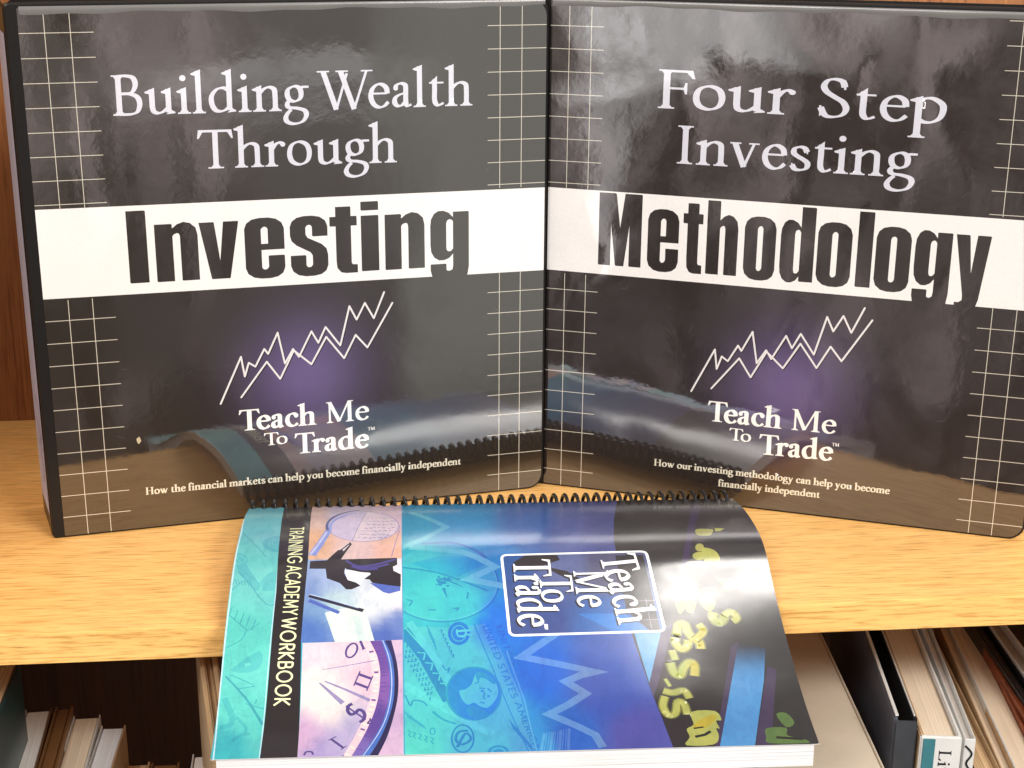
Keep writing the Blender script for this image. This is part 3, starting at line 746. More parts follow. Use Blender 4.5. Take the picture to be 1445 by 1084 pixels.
# teal strip with faint banknote drawing
poly('teal', [(330, 700), (406.5, 700), (406, 721), (389.8, 835), (365, 1085), (285, 1085)])
ell('teal_d', 735, 545, 170, 92, '5b'); ering('teal_l', 740, 540, 100, 52, .5, '5b'); ering('teal_l', 735, 535, 60, 30, .5, '5b')
poly('teal_d', [(270, 780), (380, 770), (560, 980), (520, 1075), (470, 1075), (300, 880)], '5b')
poly('teal_l', [(395, 800), (410, 800), (540, 970), (530, 985)], '5b'); stroke('teal_k', [(280, 850), (360, 930), (480, 1070)], .4, '5b', True)
ell('teal_d', 320, 710, 85, 55, '5b', rot=.5); ering('teal_l', 325, 715, 55, 32, .5, '5b', rot=.5)
poly('teal_d', [(555, 950), (640, 870), (760, 830), (700, 1075), (560, 1075)], '5b')
for k in range(6): stroke('teal_k', [(255+k*34, 940+k*6), (275+k*34, 1000+k*6)], .35, '5b')
stroke('teal_k', [(340, 415), (570, 650), (600, 690)], .45, '5b', True); stroke('teal_k', [(100, 175), (170, 130), (240, 215), (290, 255), (330, 240)], .5, 'p', True)
for k in range(5): stroke('teal_k', [(100+k*30, 262+k*16), (80+k*30, 315+k*16)], .5, 'p')
stroke('teal_k', [(80, 300), (180, 385), (240, 345)], .5, 'p'); stroke('teal_k', [(170, 385), (145, 430), (70, 470)], .5, 'p', True)
poly('teal_d', [(185, 350), (300, 260), (405, 200), (432, 235), (425, 290), (395, 340), (330, 368), (240, 368)], '6b')
poly('teal_l', [(290, 300), (330, 290), (340, 310), (300, 325)], '6b')
stroke('teal_k', [(150, 395), (240, 490), (330, 600), (430, 760)], .8, '6b', True, taper=-.8)
for a, b in (((240, 490), (370, 470)), ((300, 540), (320, 590)), ((370, 600), (385, 570)), ((300, 600), (440, 640)), ((190, 385), (360, 460))): stroke('teal_k', [a, b], .5, '6b')
stroke('teal_d', [(100, 780), (180, 760), (200, 700), (140, 560)], 3, '6b', True); stroke('teal_d', [(200, 880), (280, 830), (330, 830)], 2.2, '6b', True); stroke('teal_d', [(230, 700), (300, 780), (290, 830)], 1.5, '6b', True)
stroke('white_edge', [(348.5, 719), (340.5, 752), (333, 784), (324, 850), (315.8, 922), (307.7, 1000), (300.5, 1076)], .7)
stroke('white_edge', [(405.5, 719), (389.3, 835), (377, 960), (365, 1077)], .5)
# black title strip
poly('black', [(406, 700), (444, 700), (443, 719), (432, 835), (425, 906), (419.5, 1085), (364.5, 1085), (389.8, 835)])

# magnifier picture
poly('pic_top', [(443.5, 700), (567, 700), (567, 791), (435, 791)])
ell('lens', 375, 222, 262, 108, '1c', 28)
poly('lens_r', [(400, 118), (560, 145), (632, 205), (600, 270), (470, 322), (295, 330)], '1c')
ering('lens_k', 375, 222, 262, 110, .45, '1c')
ering('rim', 385, 222, 275, 118, 1.6, '1c', 165, 262); ering('rim_l', 395, 232, 262, 112, 1.5, '1c', 172, 255)
stroke('lens_k', [(402, 118), (295, 330)], .35, '1c')
for r_ in range(7):
    y = 160+r_*24; x = 430-r_*15
    while x < 620-abs(r_-2)*22:
        l_ = random.uniform(12, 34); stroke('scrib', [(x, y+random.uniform(-3, 3)), (x+l_, y+random.uniform(-5, 5))], random.uniform(.5, 1.1), '1c'); x += l_+random.uniform(8, 16)
for r_ in range(6):
    y = 360+r_*16; x = 330
    while x < 560: l_ = random.uniform(8, 22); stroke('scrib2', [(x, y), (x+l_, y+2)], .5, '1c'); x += l_+10
stroke('rim_l', [(125, 250), (60, 350), (2, 432)], 3.6, '1c', taper=-.2); stroke('handle_l', [(110, 262), (50, 350), (-8, 425)], 1.2, '1c')
stroke('lens_k', [(640, 250), (580, 445)], .5, '1c')
# handshake picture
poly('pic_mid', [(435, 790), (567, 788), (569, 905), (424.5, 907)])
poly('wedge', [(95, 850), (365, 790), (410, 900), (460, 1068), (170, 1068)], '1c'); poly('wedge_d', [(300, 880), (350, 870), (400, 1068), (340, 1068)], '1c')
stroke('wedge_w', [(200, 860), (235, 930), (250, 1040)], 2.5, '1c', True)
poly('sleeve_w', [(235, 535), (350, 553), (430, 560), (380, 605), (355, 652), (325, 628), (262, 612)], '1c')
poly('blue_m', [(420, 632), (520, 700), (560, 712), (645, 690), (645, 650), (560, 645)], '1c')
poly('suit', [(-12, 475), (110, 468), (190, 395), (235, 385), (280, 335), (292, 352), (212, 462), (250, 500), (235, 560), (262, 612), (320, 630), (355, 652), (290, 680), (250, 680), (205, 635), (110, 600), (100, 530), (-18, 530)], '1c')
poly('suit', [(205, 462), (620, 450), (622, 500), (590, 515), (595, 545), (648, 570), (648, 660), (560, 650), (440, 632), (420, 608), (380, 605), (428, 572), (425, 560), (350, 553), (250, 532)], '1c')
for a in (((250, 470), (330, 510), (460, 500), (610, 460)), ((330, 520), (450, 520), (560, 495)), ((290, 510), (370, 535), (480, 530))): stroke('suit_p', a, 1.4, '1c', True)
poly('cuff', [(195, 392), (262, 345), (275, 355), (232, 402), (215, 385)], '1c'); stroke('suit', [(205, 400), (270, 350)], .9, '1c')
stroke('pen', [(-20, 725), (120, 765), (375, 835)], 2.3, '1c'); stroke('pen_l', [(-15, 716), (120, 752), (340, 815)], .6, '1c'); stroke('blue_m', [(-20, 760), (100, 810), (200, 850)], 2.2, '1c')
# clock picture
poly('pic_clock', [(140, 142), (866, 118), (875, 1060), (95, 1060)], '2c')
cA = [(630, 126), (680, 230), (702, 330), (702, 430), (685, 560), (640, 700), (560, 860), (440, 1050)]
cB = [(710, 124), (755, 250), (775, 400), (765, 560), (720, 720), (640, 860), (500, 1050)]
cC = [(738, 123), (790, 250), (808, 400), (800, 560), (755, 720), (680, 880), (560, 1050)]
cD = [(785, 121), (825, 280), (838, 420), (828, 560), (790, 720), (740, 860), (640, 1050)]
def between(key, a, b, kind):
    a = catmull(a, 4); b = catmull(b, 4); poly(key, [tuple(q) for q in a]+[tuple(q) for q in b[::-1]], kind)
between('ring_in', [(a-62, b) for a, b in cA], cA, '2c')
between('ring_p', cA, cB, '2c'); between('ring_b', cB, cC, '2c'); between('ring_k', cC, cD, '2c')
between('ring_l', [(a+10, b) for a, b in cB], [(a+17, b) for a, b in cB], '2c')
for k in range(19):
    i = 3+k*1.3; q = catmull(cA, 4); j = int(i)
    if j < len(q)-1:
        x, y = q[j]; dx = -1; dy = (y-400)/900
        stroke('tick' if k % 5 else 'tick_k', [(x-12, y), (x-44, y-dy*28)], .7 if k % 5 else 1.1, '2c')
        stroke('ring_pd', [(x+8, y), (x+46, y+dy*20)], .5, '2c')
for p in (((745, 605), (810, 628)), ((728, 650), (793, 675)), ): stroke('num', p, 1.5, 'p')
for p in (((752, 590), (720, 664)), ((817, 613), (785, 690))): stroke('num', p, .7, 'p')
ering('num', 496, 196, 56, 36, 1.0, '2c', rot=2.1); stroke('num', [(560, 126), (584, 184)], 1.3, '2c'); stroke('num', [(572, 190), (596, 178)], .7, '2c')
stroke('num', [(345, 840), (440, 908)], 1.3, '2c'); stroke('num', [(328, 850), (385, 822)], .6, '2c'); stroke('num', [(418, 918), (458, 890)], .6, '2c')
stroke('num', [(585, 625), (588, 655), (560, 668), (535, 640), (530, 610)], .01, '2c')
S_ = [(502, 585), (474, 600), (468, 635), (490, 662), (525, 650), (548, 628), (580, 640), (592, 672), (578, 705), (553, 718)]
stroke('num', S_, 1.7, '2c', True); stroke('num', [(455, 600), (600, 700)], .9, '2c'); stroke('num', [(630, 705), (612, 728), (640, 720), (628, 690)], .9, '2c', True)
stroke('hand', [(262, 432), (340, 500), (432, 580)], .8, '2c', taper=-2.2); stroke('hand', [(300, 420), (450, 480), (630, 560)], .7, '2c', taper=-1.6)
stroke('hand', [(285, 336), (470, 305), (662, 270)], .35, '2c', taper=-.8)
stroke('num', [(150, 960), (165, 935), (205, 935), (215, 955)], 1.0, '2c', True); stroke('num', [(430, 960), (450, 985)], .9, '2c')

# blue field: watch, banknotes, rising chart ribbon
BX = 568
ell('sea_l', 330, 640, 410, 275, '3c', 40); 
poly('sea_l2', [(100, 490), (300, 440), (520, 440), (640, 500), (440, 590), (300, 560)], '3c')
ering('sea_d', 330, 640, 410, 275, 1.1, '3c', -40, 200, 40); ering('sea_w', 330, 640, 398, 264, .6, '3c', -30, 190, 40)
stroke('sea_dd', [(180, 347), (400, 340), (560, 390), (650, 450)], 2.0, '3c', True)
stroke('sea_d', [(40, 520), (300, 560), (560, 650), (660, 690)], 1.2, '3c', True)
for k in range(26):
    x, y = random.gauss(320, 40), random.gauss(615, 24); ell('sea_dd', x, y, random.uniform(6, 15), random.uniform(5, 11), '3c', 7)
stroke('sea_dd', [(340, 670), (365, 740)], 1.8, '3c', taper=.8); stroke('sea_dd', [(330, 600), (480, 660)], 1.0, '3c', taper=.6)
for p in (((70, 755), (110, 765), (90, 800)), ((230, 830), (285, 828)), ((410, 820), (450, 815), (430, 835)), ((520, 700), (510, 750))): stroke('sea_dd', p, .7, '3c', True)
stroke('sea_d', [(790, 400), (830, 360), (900, 365), (960, 395)], .7, '3c', True)
for k in range(14):   # engraved lines upper right
    x = 480+k*30; stroke('sea_d', [(x, 190-k*4+random.uniform(-20, 20)), (x+180, 130-k*3+random.uniform(-20, 20))], .35, '3c')
# ribbon
def zig(pts, w, kind=None):
    q = Z(pts, kind); n = len(q); L = []; Rr = []
    for i in range(n):
        d0 = q[i]-q[i-1] if i else q[1]-q[0]; d1 = q[i+1]-q[i] if i < n-1 else q[-1]-q[-2]
        d0 = d0/np.hypot(*d0); d1 = d1/np.hypot(*d1); n0 = np.array([-d0[1], d0[0]]); n1_ = np.array([-d1[1], d1[0]])
        mt_ = n0+n1_; l = np.hypot(*mt_)
        mt_ = mt_/max(l, .35); k = min(1/max(mt_@n0/max(np.hypot(*mt_), 1e-6), .2), 3.4)
        mt_ = mt_/max(np.hypot(*mt_), 1e-6)
        L.append(tuple(q[i]+mt_*w/2*k)); Rr.append(tuple(q[i]-mt_*w/2*k))
    S.add([[L[i], L[i+1], Rr[i+1], Rr[i]] for i in range(n-1)], 'zig')
zig([(100, 120), (230, 165), (360, 226), (200, 310), (20, 385)], 3.8, '3c')
zig([(90, 375), (300, 392), (480, 408), (600, 455), (715, 515), (620, 560), (520, 606), (800, 660)], 4.0, '3c')
# the notes
poly('sea_n', [(36, 120), (60, 20), (420, 30), (640, 0), (760, 200), (900, 520), (1010, 930), (40, 960)], '4c')
stroke('sea_dd', [(45, 50), (200, 240), (380, 560)], 6.0, '4c'); stroke('sea_n2', [(60, 30), (250, 240), (395, 520)], .8, '4c')
stroke('sea_w', [(90, -10), (330, 330), (500, 620)], 3.8, '4c'); stroke('sea_w', [(45, 440), (330, 600), (560, 740), (700, 800)], 4.4, '4c')
stroke('sea_w', [(380, 600), (510, 590)], 3.5, '4c')
for k in range(4): stroke('sea_n2', [(150+k*55, 210+k*75), (205+k*55, 215+k*75), (195+k*55, 265+k*75)], .8, '4c')
for k in range(34):
    t = k % 11; r_ = k//11
    x = 50+t*20+r_*2-8*r_; y = 130+t*34+r_*38
    stroke('sea_dd', [(x, y), (x+random.uniform(8, 22), y+random.uniform(-12, 16))], .6, '4c'); stroke('sea_dd', [(x+6, y-12), (x+2, y+14)], .5, '4c')
ell('seal', 452, 72, 80, 85, '4c', 26); ell('sea_n', 452, 72, 56, 60, '4c', 22); ell('seal', 452, 72, 50, 54, '4c', 22)
g_, lo_, hi_ = BOLD.text('B'); A = wuv(560+430/5.16, 880+40/5.16); Bq = wuv(560+440/5.16, 880+104/5.16)
d_ = (Bq-A)/np.hypot(*(Bq-A)); ey_ = np.array([d_[1], -d_[0]])
S.add(place(g_, A, d_, ey_, np.hypot(*(Bq-A))/(hi_-lo_), 8.6/65, lo_), 'sea_w')
for k in range(7): stroke('sea_dd', [(310+k*14, 50+k*30), (330+k*14, 48+k*30), (322+k*14, 70+k*30)], .6, '4c', True)
for k in range(5): stroke('sea_d', [(220+k*12, 10+k*25), (240+k*12, 90+k*25)], .5, '4c')
ell('sea_p', 560, 510, 192, 186, '4c', 36); ering('sea_d', 560, 510, 198, 192, 1.0, '4c', 0, 360, 36)
spoly('sea_n', [(455, 492), (500, 478), (545, 440), (572, 372), (620, 352), (680, 385), (722, 430), (738, 500), (715, 560), (660, 612), (600, 600), (560, 575), (520, 592), (480, 560)], '4c')
spoly('sea_d', [(575, 372), (620, 352), (680, 385), (722, 430), (700, 440), (650, 405), (610, 395), (590, 420)], '4c')
ell('sea_p', 622, 492, 12, 9, '4c', 8); ell('sea_p', 668, 528, 11, 8, '4c', 8); stroke('sea_d', [(640, 500), (632, 540), (648, 548)], .8, '4c', True)
for p in (((600, 470), (640, 474)), ((605, 572), (640, 580)), ((570, 440), (600, 420)), ((660, 470), (690, 500))): stroke('sea_d', p, .9, '4c')
poly('sea_d', [(500, 620), (560, 590), (640, 630), (680, 670), (600, 695), (530, 680)], '4c')
stroke('sea_dd', [(330, 300), (360, 340), (385, 320), (370, 360)], .6, '4c', True)
# rim lettering on the note, running down
def note_text(string, A, B, cap, key):
    A, B = wuv(*A), wuv(*B); polys, lo, hi = Sans(15).text(string)
    d = B-A; L = np.hypot(*d); ex = d/L; ey = np.array([ex[1], -ex[0]])
    S.add(place(polys, A, ex, ey, L/(hi-lo), cap/100, lo), key)
note_text('UNITED STATES', (680, 884), (722, 986), 3.6, 'sea_d'); note_text('OF', (724, 992), (728, 1003), 3.0, 'sea_d') if False else None
note_text('UNITED', (683+17, 884), (683+36, 940), 3.2, 'sea_d'); note_text('AMERICA', (726, 992), (754, 1058), 3.2, 'sea_d')
stroke('sea_d', [(560, 0), (700, 330), (880, 760), (960, 930)], .6, '4c'); stroke('sea_w', [(800, 200), (930, 560), (1020, 930)], .8, '4c')
ering('sea_dd', 480, 838, 80, 100, .9, '4c'); stroke('sea_dd', [(520, 780), (450, 790), (430, 850), (480, 880), (540, 840), (500, 800), (440, 900)], 1.4, '4c', True)
for x0, ch_ in ((80, '6'), (115, '2'), (155, '5'), (200, '2'), (245, '5')):
    stroke('sea_d', [(x0, 780+(x0-80)*.3), (x0+22, 790+(x0-80)*.3), (x0+6, 812+(x0-80)*.3), (x0+24, 826+(x0-80)*.3)], .7, '4c', True)
ering('sea_d', 260, 785, 18, 24, .7, '4c')
for k in range(9): stroke('sea_d', [(60+k*16, 640+k*12), (85+k*16, 690+k*10)], .45, '4c')
stroke('sea_dd', [(60, 520), (100, 600), (120, 560), (190, 570), (220, 600)], .7, '4c', True); stroke('sea_d', [(260, 640), (340, 700), (430, 730)], 1.2, '4c', True)
ell('sea_d', 740, 935, 78, 50, '4c', 20); ering('sea_w', 740, 940, 50, 34, .6, '4c')
for k in range(10): stroke('sea_w', [(1050+k*22, 930), (1075+k*20, 800-k*4)], .45 if k % 3 else 1.3, '4c')
for k in range(12): stroke('sea_d', [(820+k*14, 700+k*16), (850+k*14, 770+k*16)], .5, '4c')
zig([(1180, 60), (1030, 160), (908, 242), (1200, 300), (1445, 352), (1340, 375), (1230, 422), (1375, 510), (1250, 590), (1110, 660), (1300, 740), (1445, 810), (1500, 900)], 4.0, '4c')
stroke('edge_soft', [(567.5, 716), (567.5, 790), (569, 905), (571, 1078)], .5)

# dark picture on the right with the ticker board
poly('dark', [(873, 700), (866, 735), (866, 762), (871, 790), (882, 850), (892, 896), (916, 967), (933, 1010), (952, 1060), (1200, 1060), (1150, 880), (1110, 780), (1060, 700)])
poly('navy_w', [(891, 880), (935, 880), (926, 925), (917, 966)])
poly('violet', [(934, 885), (950, 880), (930, 960), (922, 985), (916, 965)])
poly('col_side', [(1032, 912), (1042, 906), (1016, 1056), (1008, 1056)]); poly('col_side', [(1083, 940), (1096, 945), (1088, 1056), (1066, 1056)])
poly('column', [(1042, 906), (1080, 915), (1078, 960), (1065, 1056), (1015.5, 1056)])
poly('col_side', [(978, 712), (990, 712), (972, 790), (962, 800)])
Y = 'tick_y'
for pts in ([(425, 345), (540, 345), (545, 365), (530, 388), (480, 392), (430, 385)], [(300, 800), (420, 800), (432, 830), (400, 858), (310, 862)], [(285, 870), (410, 870), (418, 905), (400, 955), (360, 945), (345, 920), (310, 962), (282, 915)],
            [(440, 780), (555, 775), (572, 815), (548, 850), (562, 870), (550, 925), (515, 940), (470, 905), (438, 850)], [(360, 585), (480, 585), (485, 625), (420, 618), (365, 632)]): spoly(Y, pts, '7b')
ell(Y, 450, 478, 32, 30, '7b', 12); ell('tick_g', 450, 540, 52, 30, '7b', 14); spoly('tick_g', [(470, 480), (560, 500), (600, 570), (540, 615), (500, 600), (470, 540)], '7b')
poly('tick_g', [(560, 337), (630, 340), (600, 358), (565, 360)], '7b')
spoly(Y, [(585, 710), (700, 705), (660, 745), (640, 785), (625, 790), (610, 750)], '7b'); spoly(Y, [(715, 715), (770, 715), (780, 750), (745, 788), (725, 765)], '7b')
for pts, w in (([(553, 950), (548, 985), (575, 1022), (612, 1015), (630, 975)], 6.5), ([(630, 975), (665, 950), (700, 960), (720, 995), (690, 1015)], 5.5)): stroke('tick_s', pts, w*.9, '7b', True); stroke(Y if w > 6 else 'tick_g', pts, w*.62, '7b', True)
for pts, w in (([(275, 135), (292, 62), (335, 58), (358, 110), (400, 165), (440, 180), (452, 232)], 5.5), ([(432, 55), (468, 100), (440, 140), (405, 170)], 5), ([(268, 150), (272, 195), (310, 232), (348, 218), (362, 170)], 5.5),
               ([(245, 240), (268, 312)], 4.5), ([(232, 330), (258, 400), (305, 420), (325, 370), (368, 328), (405, 350), (405, 425)], 5.5), ([(195, 445), (232, 500)], 2.2)):
    stroke('tick_s', pts, w*1.0, '8b', len(pts) > 2)
    stroke(Y, pts, w*.68, '8b', len(pts) > 2)
for pts in ([(182, 530), (250, 545), (330, 530), (370, 585)], [(195, 570), (180, 640), (220, 705), (270, 690), (285, 610), (330, 625), (355, 700)]): stroke('tick_s', pts, 4.6, '8b', True); stroke('tick_g', pts, 3.2, '8b', True)
spoly('tick_g', [(380, 682), (552, 676), (598, 740), (560, 745), (585, 800), (560, 800), (580, 860), (540, 915), (345, 920), (372, 862), (350, 805), (400, 770)], '8b')
spoly(Y, [(440, 740), (540, 700), (560, 730), (500, 790), (440, 800), (390, 790)], '8b'); stroke('tick_e', [(410, 860), (480, 845), (520, 820)], 1.6, '8b'); stroke('tick_e', [(400, 800), (470, 790)], 1.0, '8b')
spoly('green', [(920, 800), (1060, 795), (1070, 850), (1200, 880), (1210, 905), (940, 905), (918, 860)], '8b'); poly('tick_e', [(990, 855), (1180, 868), (1180, 884), (990, 872)], '8b')
spoly('green', [(990, 700), (1060, 690), (1120, 760), (1060, 790)], '8b')

# framed emblem
Fr = [(707.5, 783.5), (911.5, 778.0), (938.5, 890.5), (719.5, 897.0)]
poly('box', Fr)
poly('box_k', [(724, 794), (741, 783.5), (786, 783), (790, 790), (765, 799), (729, 799)]); poly('box_k', [(766, 799), (800, 806), (842, 830), (790, 812)])
poly('dark', [(868, 784), (907, 783), (932, 889), (917, 890), (884, 862)]); poly('box_b', [(815, 866), (880, 866), (917, 890), (868, 892)])
for p in (((905, 862), (933, 861)), ((902, 848), (930, 847)), ((911, 845), (920, 888)), ((905, 875), (934, 874))): stroke('box_l', p, .35)
q = [wuv(*p) for p in Fr]
# rounded white frame
def rr(qs, r=3.2):
    out = []
    for i in range(4):
        a, b, c = qs[i-1], qs[i], qs[(i+1) % 4]; u = (a-b)/np.hypot(*(a-b)); w = (c-b)/np.hypot(*(c-b))
        for k in range(5): t = k/4; out.append((b+u*r)*(1-t)**2+2*b*t*(1-t)+(b+w*r)*t*t)
    return out+[out[0]]
S.add(ribbon(rr(q), lambda i, n, d: 1.45, True), 'frame')
def down_text(font, string, A, B, cap, key='emblem', cap_units=65.):
    """runs towards the reader, tops of the letters to the right"""
    A, B = wuv(*A), wuv(*B); polys, lo, hi = font.text(string)
    d = B-A; L = np.hypot(*d); ex = d/L; ey = np.array([ex[1], -ex[0]])
    sx = L/(hi-lo); sy = cap/cap_units
    if key == 'emblem': S.add(place(polys, A+np.array([-.9, .9]), ex, ey, sx, sy, lo), 'emb_sh')
    S.add(place(polys, A, ex, ey, sx, sy, lo), key)
EMB = Serif(10.5, 4.0)
down_text(EMB, 'Trade', (723.5, 790), (731.5, 884.5), 19.6)
down_text(EMB, 'To', (760.8, 812), (765, 850.5), 17.0)
down_text(EMB, 'Me', (808.8, 806), (816, 857), 18.2)
down_text(EMB, 'Teach', (845.5, 784.5), (873.5, 881.5), 19.4)
S.add([[wuv(*p) for p in ((767.5, 880.5), (773, 881), (773.5, 888.5), (769, 888))]], 'emblem')
down_text(Sans(13), 'TRAINING', (409.6, 744.5), (405.2, 795), 7.6, 'title', 100.)
down_text(Sans(13), 'ACADEMY', (404.9, 799), (398.4, 867.5), 7.6, 'title', 100.)
down_text(Sans(13), 'WORKBOOK', (398.1, 872), (386.2, 996), 7.6, 'title', 100.)

def field(ctrl, k=.74, p=2.2):
    C = np.array([[a, b] for a, b, c in ctrl], float); K = np.array([srgb(c) for a, b, c in ctrl])*k
    def f(V):
        P = wpx(V); d = ((P[:, None, :]-C[None])**2).sum(2)+30.
        w = d**(-p/1.0)
        return (w@K)/w.sum(1)[:, None]
    return f
sea = [(575, 730, (45, 150, 190)), (650, 740, (45, 140, 195)), (575, 800, (40, 175, 195)), (600, 850, (60, 190, 200)), (650, 860, (50, 180, 200)), (600, 1000, (60, 190, 200)), (575, 1060, (70, 205, 200)), (650, 930, (45, 170, 200)),
       (700, 800, (30, 120, 190)), (700, 880, (15, 110, 215)), (750, 740, (60, 95, 165)), (800, 750, (85, 90, 150)), (850, 740, (85, 80, 135)), (700, 1000, (50, 155, 210)), (760, 950, (0, 95, 205)), (800, 1040, (30, 90, 185)),
       (850, 970, (55, 75, 165)), (900, 1040, (80, 72, 155)), (880, 930, (50, 80, 170)), (760, 1050, (45, 140, 205)), (680, 1060, (50, 165, 205)), (850, 850, (60, 85, 160))]
SEA0 = field(sea, .86)
SEA = lambda V: SEA0(V)*np.array([.78, .95, .98])
def tint(mul, add=(0, 0, 0)):
    return lambda V: SEA(V)*np.array(mul)+np.array(add)
teal = field([(370, 730, (105, 190, 205)), (350, 800, (105, 205, 205)), (370, 830, (115, 215, 210)), (345, 900, (95, 210, 200)), (340, 1000, (100, 215, 205)), (330, 1060, (55, 185, 195)), (380, 950, (110, 220, 210)), (365, 1040, (90, 205, 200))], .80)
def tt(mul): return lambda V: teal(V)*np.array(mul)
def colfade(V):
    P = wpx(V); t = np.clip((P[:, 1]-905)/55, 0, 1)[:, None]; t = t*t*(3-2*t)
    return (np.array(srgb((30, 20, 26)))*(1-t)+np.array(srgb((72, 138, 196)))*t)*.86
inks = {'base': SEA, 'teal': teal, 'teal_d': tt((.66, .82, .92)), 'teal_l': tt((1.15, 1.08, 1.05)), 'teal_k': tt((.42, .62, .78)), 'white_edge': flat((200, 235, 250)), 'black': flat((30, 20, 24)),
        'pic_top': field([(450, 735, (240, 200, 190)), (445, 760, (245, 190, 150)), (500, 780, (240, 205, 205)), (555, 775, (245, 190, 170)), (555, 725, (230, 200, 220)), (480, 725, (215, 200, 225))]),
        'lens': flat((205, 190, 222)), 'lens_r': flat((225, 205, 220)), 'lens_k': flat((150, 135, 175)), 'rim': flat((75, 85, 150)), 'rim_l': flat((140, 155, 225)), 'handle_l': flat((200, 205, 240)), 'scrib': flat((150, 140, 180)), 'scrib2': flat((225, 180, 190)),
        'pic_mid': field([(440, 830, (140, 165, 220)), (465, 815, (170, 190, 235)), (470, 850, (200, 225, 235)), (530, 850, (235, 240, 248)), (560, 840, (250, 245, 252)), (560, 880, (110, 135, 205)), (545, 900, (80, 110, 195)), (440, 890, (85, 125, 205)), (450, 860, (130, 170, 220))]),
        'wedge': flat((222, 238, 228)), 'wedge_d': flat((205, 222, 222)), 'wedge_w': flat((240, 250, 248)), 'sleeve_w': flat((250, 248, 252)), 'blue_m': flat((85, 105, 190)), 'suit': flat((38, 28, 40)), 'suit_p': flat((75, 65, 140)), 'cuff': flat((220, 205, 215)),
        'pen': flat((45, 35, 65)), 'pen_l': flat((190, 210, 240)),
        'pic_clock': field([(440, 920, (245, 225, 238)), (445, 970, (255, 244, 240)), (470, 1000, (255, 238, 236)), (500, 930, (240, 215, 230)), (520, 950, (242, 200, 220)), (430, 1040, (220, 180, 220)), (450, 1062, (185, 165, 220)), (480, 1050, (195, 180, 225)), (500, 1030, (200, 185, 225)), (560, 920, (225, 195, 225)), (560, 1060, (225, 190, 225)), (566, 1000, (210, 175, 215))]),
        'ring_in': flat((245, 205, 215)), 'ring_p': field([(530, 930, (115, 75, 165)), (540, 970, (135, 90, 175)), (530, 1020, (100, 70, 160)), (500, 1060, (130, 105, 190))]), 'ring_b': flat((70, 110, 195)), 'ring_k': field([(556, 910, (40, 35, 100)), (560, 960, (30, 22, 75)), (540, 1040, (35, 22, 80))]),
        'ring_l': flat((190, 200, 240)), 'tick': flat((250, 235, 215)), 'tick_k': flat((110, 80, 150)), 'ring_pd': flat((90, 60, 150)), 'num': flat((85, 65, 135)), 'hand': flat((150, 140, 185)),
        'sea_l': tint((1.0, 1.06, 1.0), (.015, .03, .01)), 'sea_l2': tint((.9, .98, 1.0), (0, .0, .02)), 'sea_d': tint((.6, .72, .9)), 'sea_dd': tint((.45, .55, .85)), 'sea_w': tint((1.1, 1.12, 1.05), (.04, .05, .02)), 'sea_n': tint((1.0, 1.02, .98), (.03, .04, .01)), 'sea_n2': tint((1, 1.1, 1), (.04, .08, .03)),
        'sea_p': tint((.5, .55, .9), (0, .01, .05)), 'seal': tint((.3, .42, .9), (0, .01, .06)), 'zig': tint((.8, 1.0, .95), (.07, .11, .09)), 'edge_soft': flat((80, 150, 200)),
        'dark': field([(900, 730, (50, 44, 46)), (1000, 740, (50, 44, 46)), (1000, 900, (32, 20, 25)), (1100, 1000, (36, 32, 32)), (960, 1030, (34, 22, 27)), (1090, 900, (44, 40, 42))]),
        'navy_w': flat((90, 150, 200)), 'violet': flat((66, 50, 84)), 'col_side': flat((58, 42, 74)), 'column': colfade, 'tick_y': field([(980, 760, (170, 165, 90)), (960, 850, (205, 195, 85)), (1000, 850, (215, 190, 70)), (960, 905, (190, 185, 95)), (985, 900, (205, 190, 70)), (960, 940, (165, 180, 90)), (980, 945, (200, 185, 70)), (1000, 1020, (190, 170, 50)), (1020, 880, (150, 160, 60))]),
        'tick_g': flat((168, 168, 84)), 'tick_e': flat((22, 16, 12)), 'tick_s': flat((112, 112, 46)), 'green': flat((82, 108, 52)),
        'box': field([(730, 850, (62, 85, 150)), (770, 880, (60, 80, 150)), (850, 880, (50, 105, 185)), (800, 800, (100, 110, 160)), (850, 800, (90, 88, 120)), (720, 790, (50, 90, 160))]), 'box_k': flat((48, 40, 44)), 'box_b': flat((50, 120, 200)), 'box_l': flat((130, 120, 140)),
        'frame': flat((250, 250, 255), .95), 'emblem': flat((252, 252, 255), .95), 'emb_sh': flat((38, 28, 36)), 'title': flat((248, 248, 195), .92)}
# cover outline with the row of binding notches cut out of its back edge
PITCHC = 6.2; NC = 45; C0 = (279-PITCHC*(NC-1))/2
outl = []
for k in range(NC):
    x = C0+k*PITCHC
    outl += [(x-1.15, 0.0), (x-.85, 1.5), (x+.85, 1.5), (x+1.15, .0)]
outl = [(1.2, 0)]+outl+[(277.8, 0), (279, 1.5), (279, 212.5), (278, 213.5), (1, 213.5), (0, 212.5), (0, 1.5)]
S.shapes.sort(key=lambda q: 0 if q[1][:3] in ('sea', 'zig') else 1)
S.build(outl, (np.arange(6, 279, 6.), np.arange(4, 213, 4.)), lambda V: wb_surf(V)-WB0, inks,
        [('front_cover', None, set()), ('title_lettering', 'pale yellow letters running down the black strip', {'title'}), ('emblem_lettering', None, {'emblem'}), ('emblem_frame', None, {'frame'})], M['print_book'], wb)
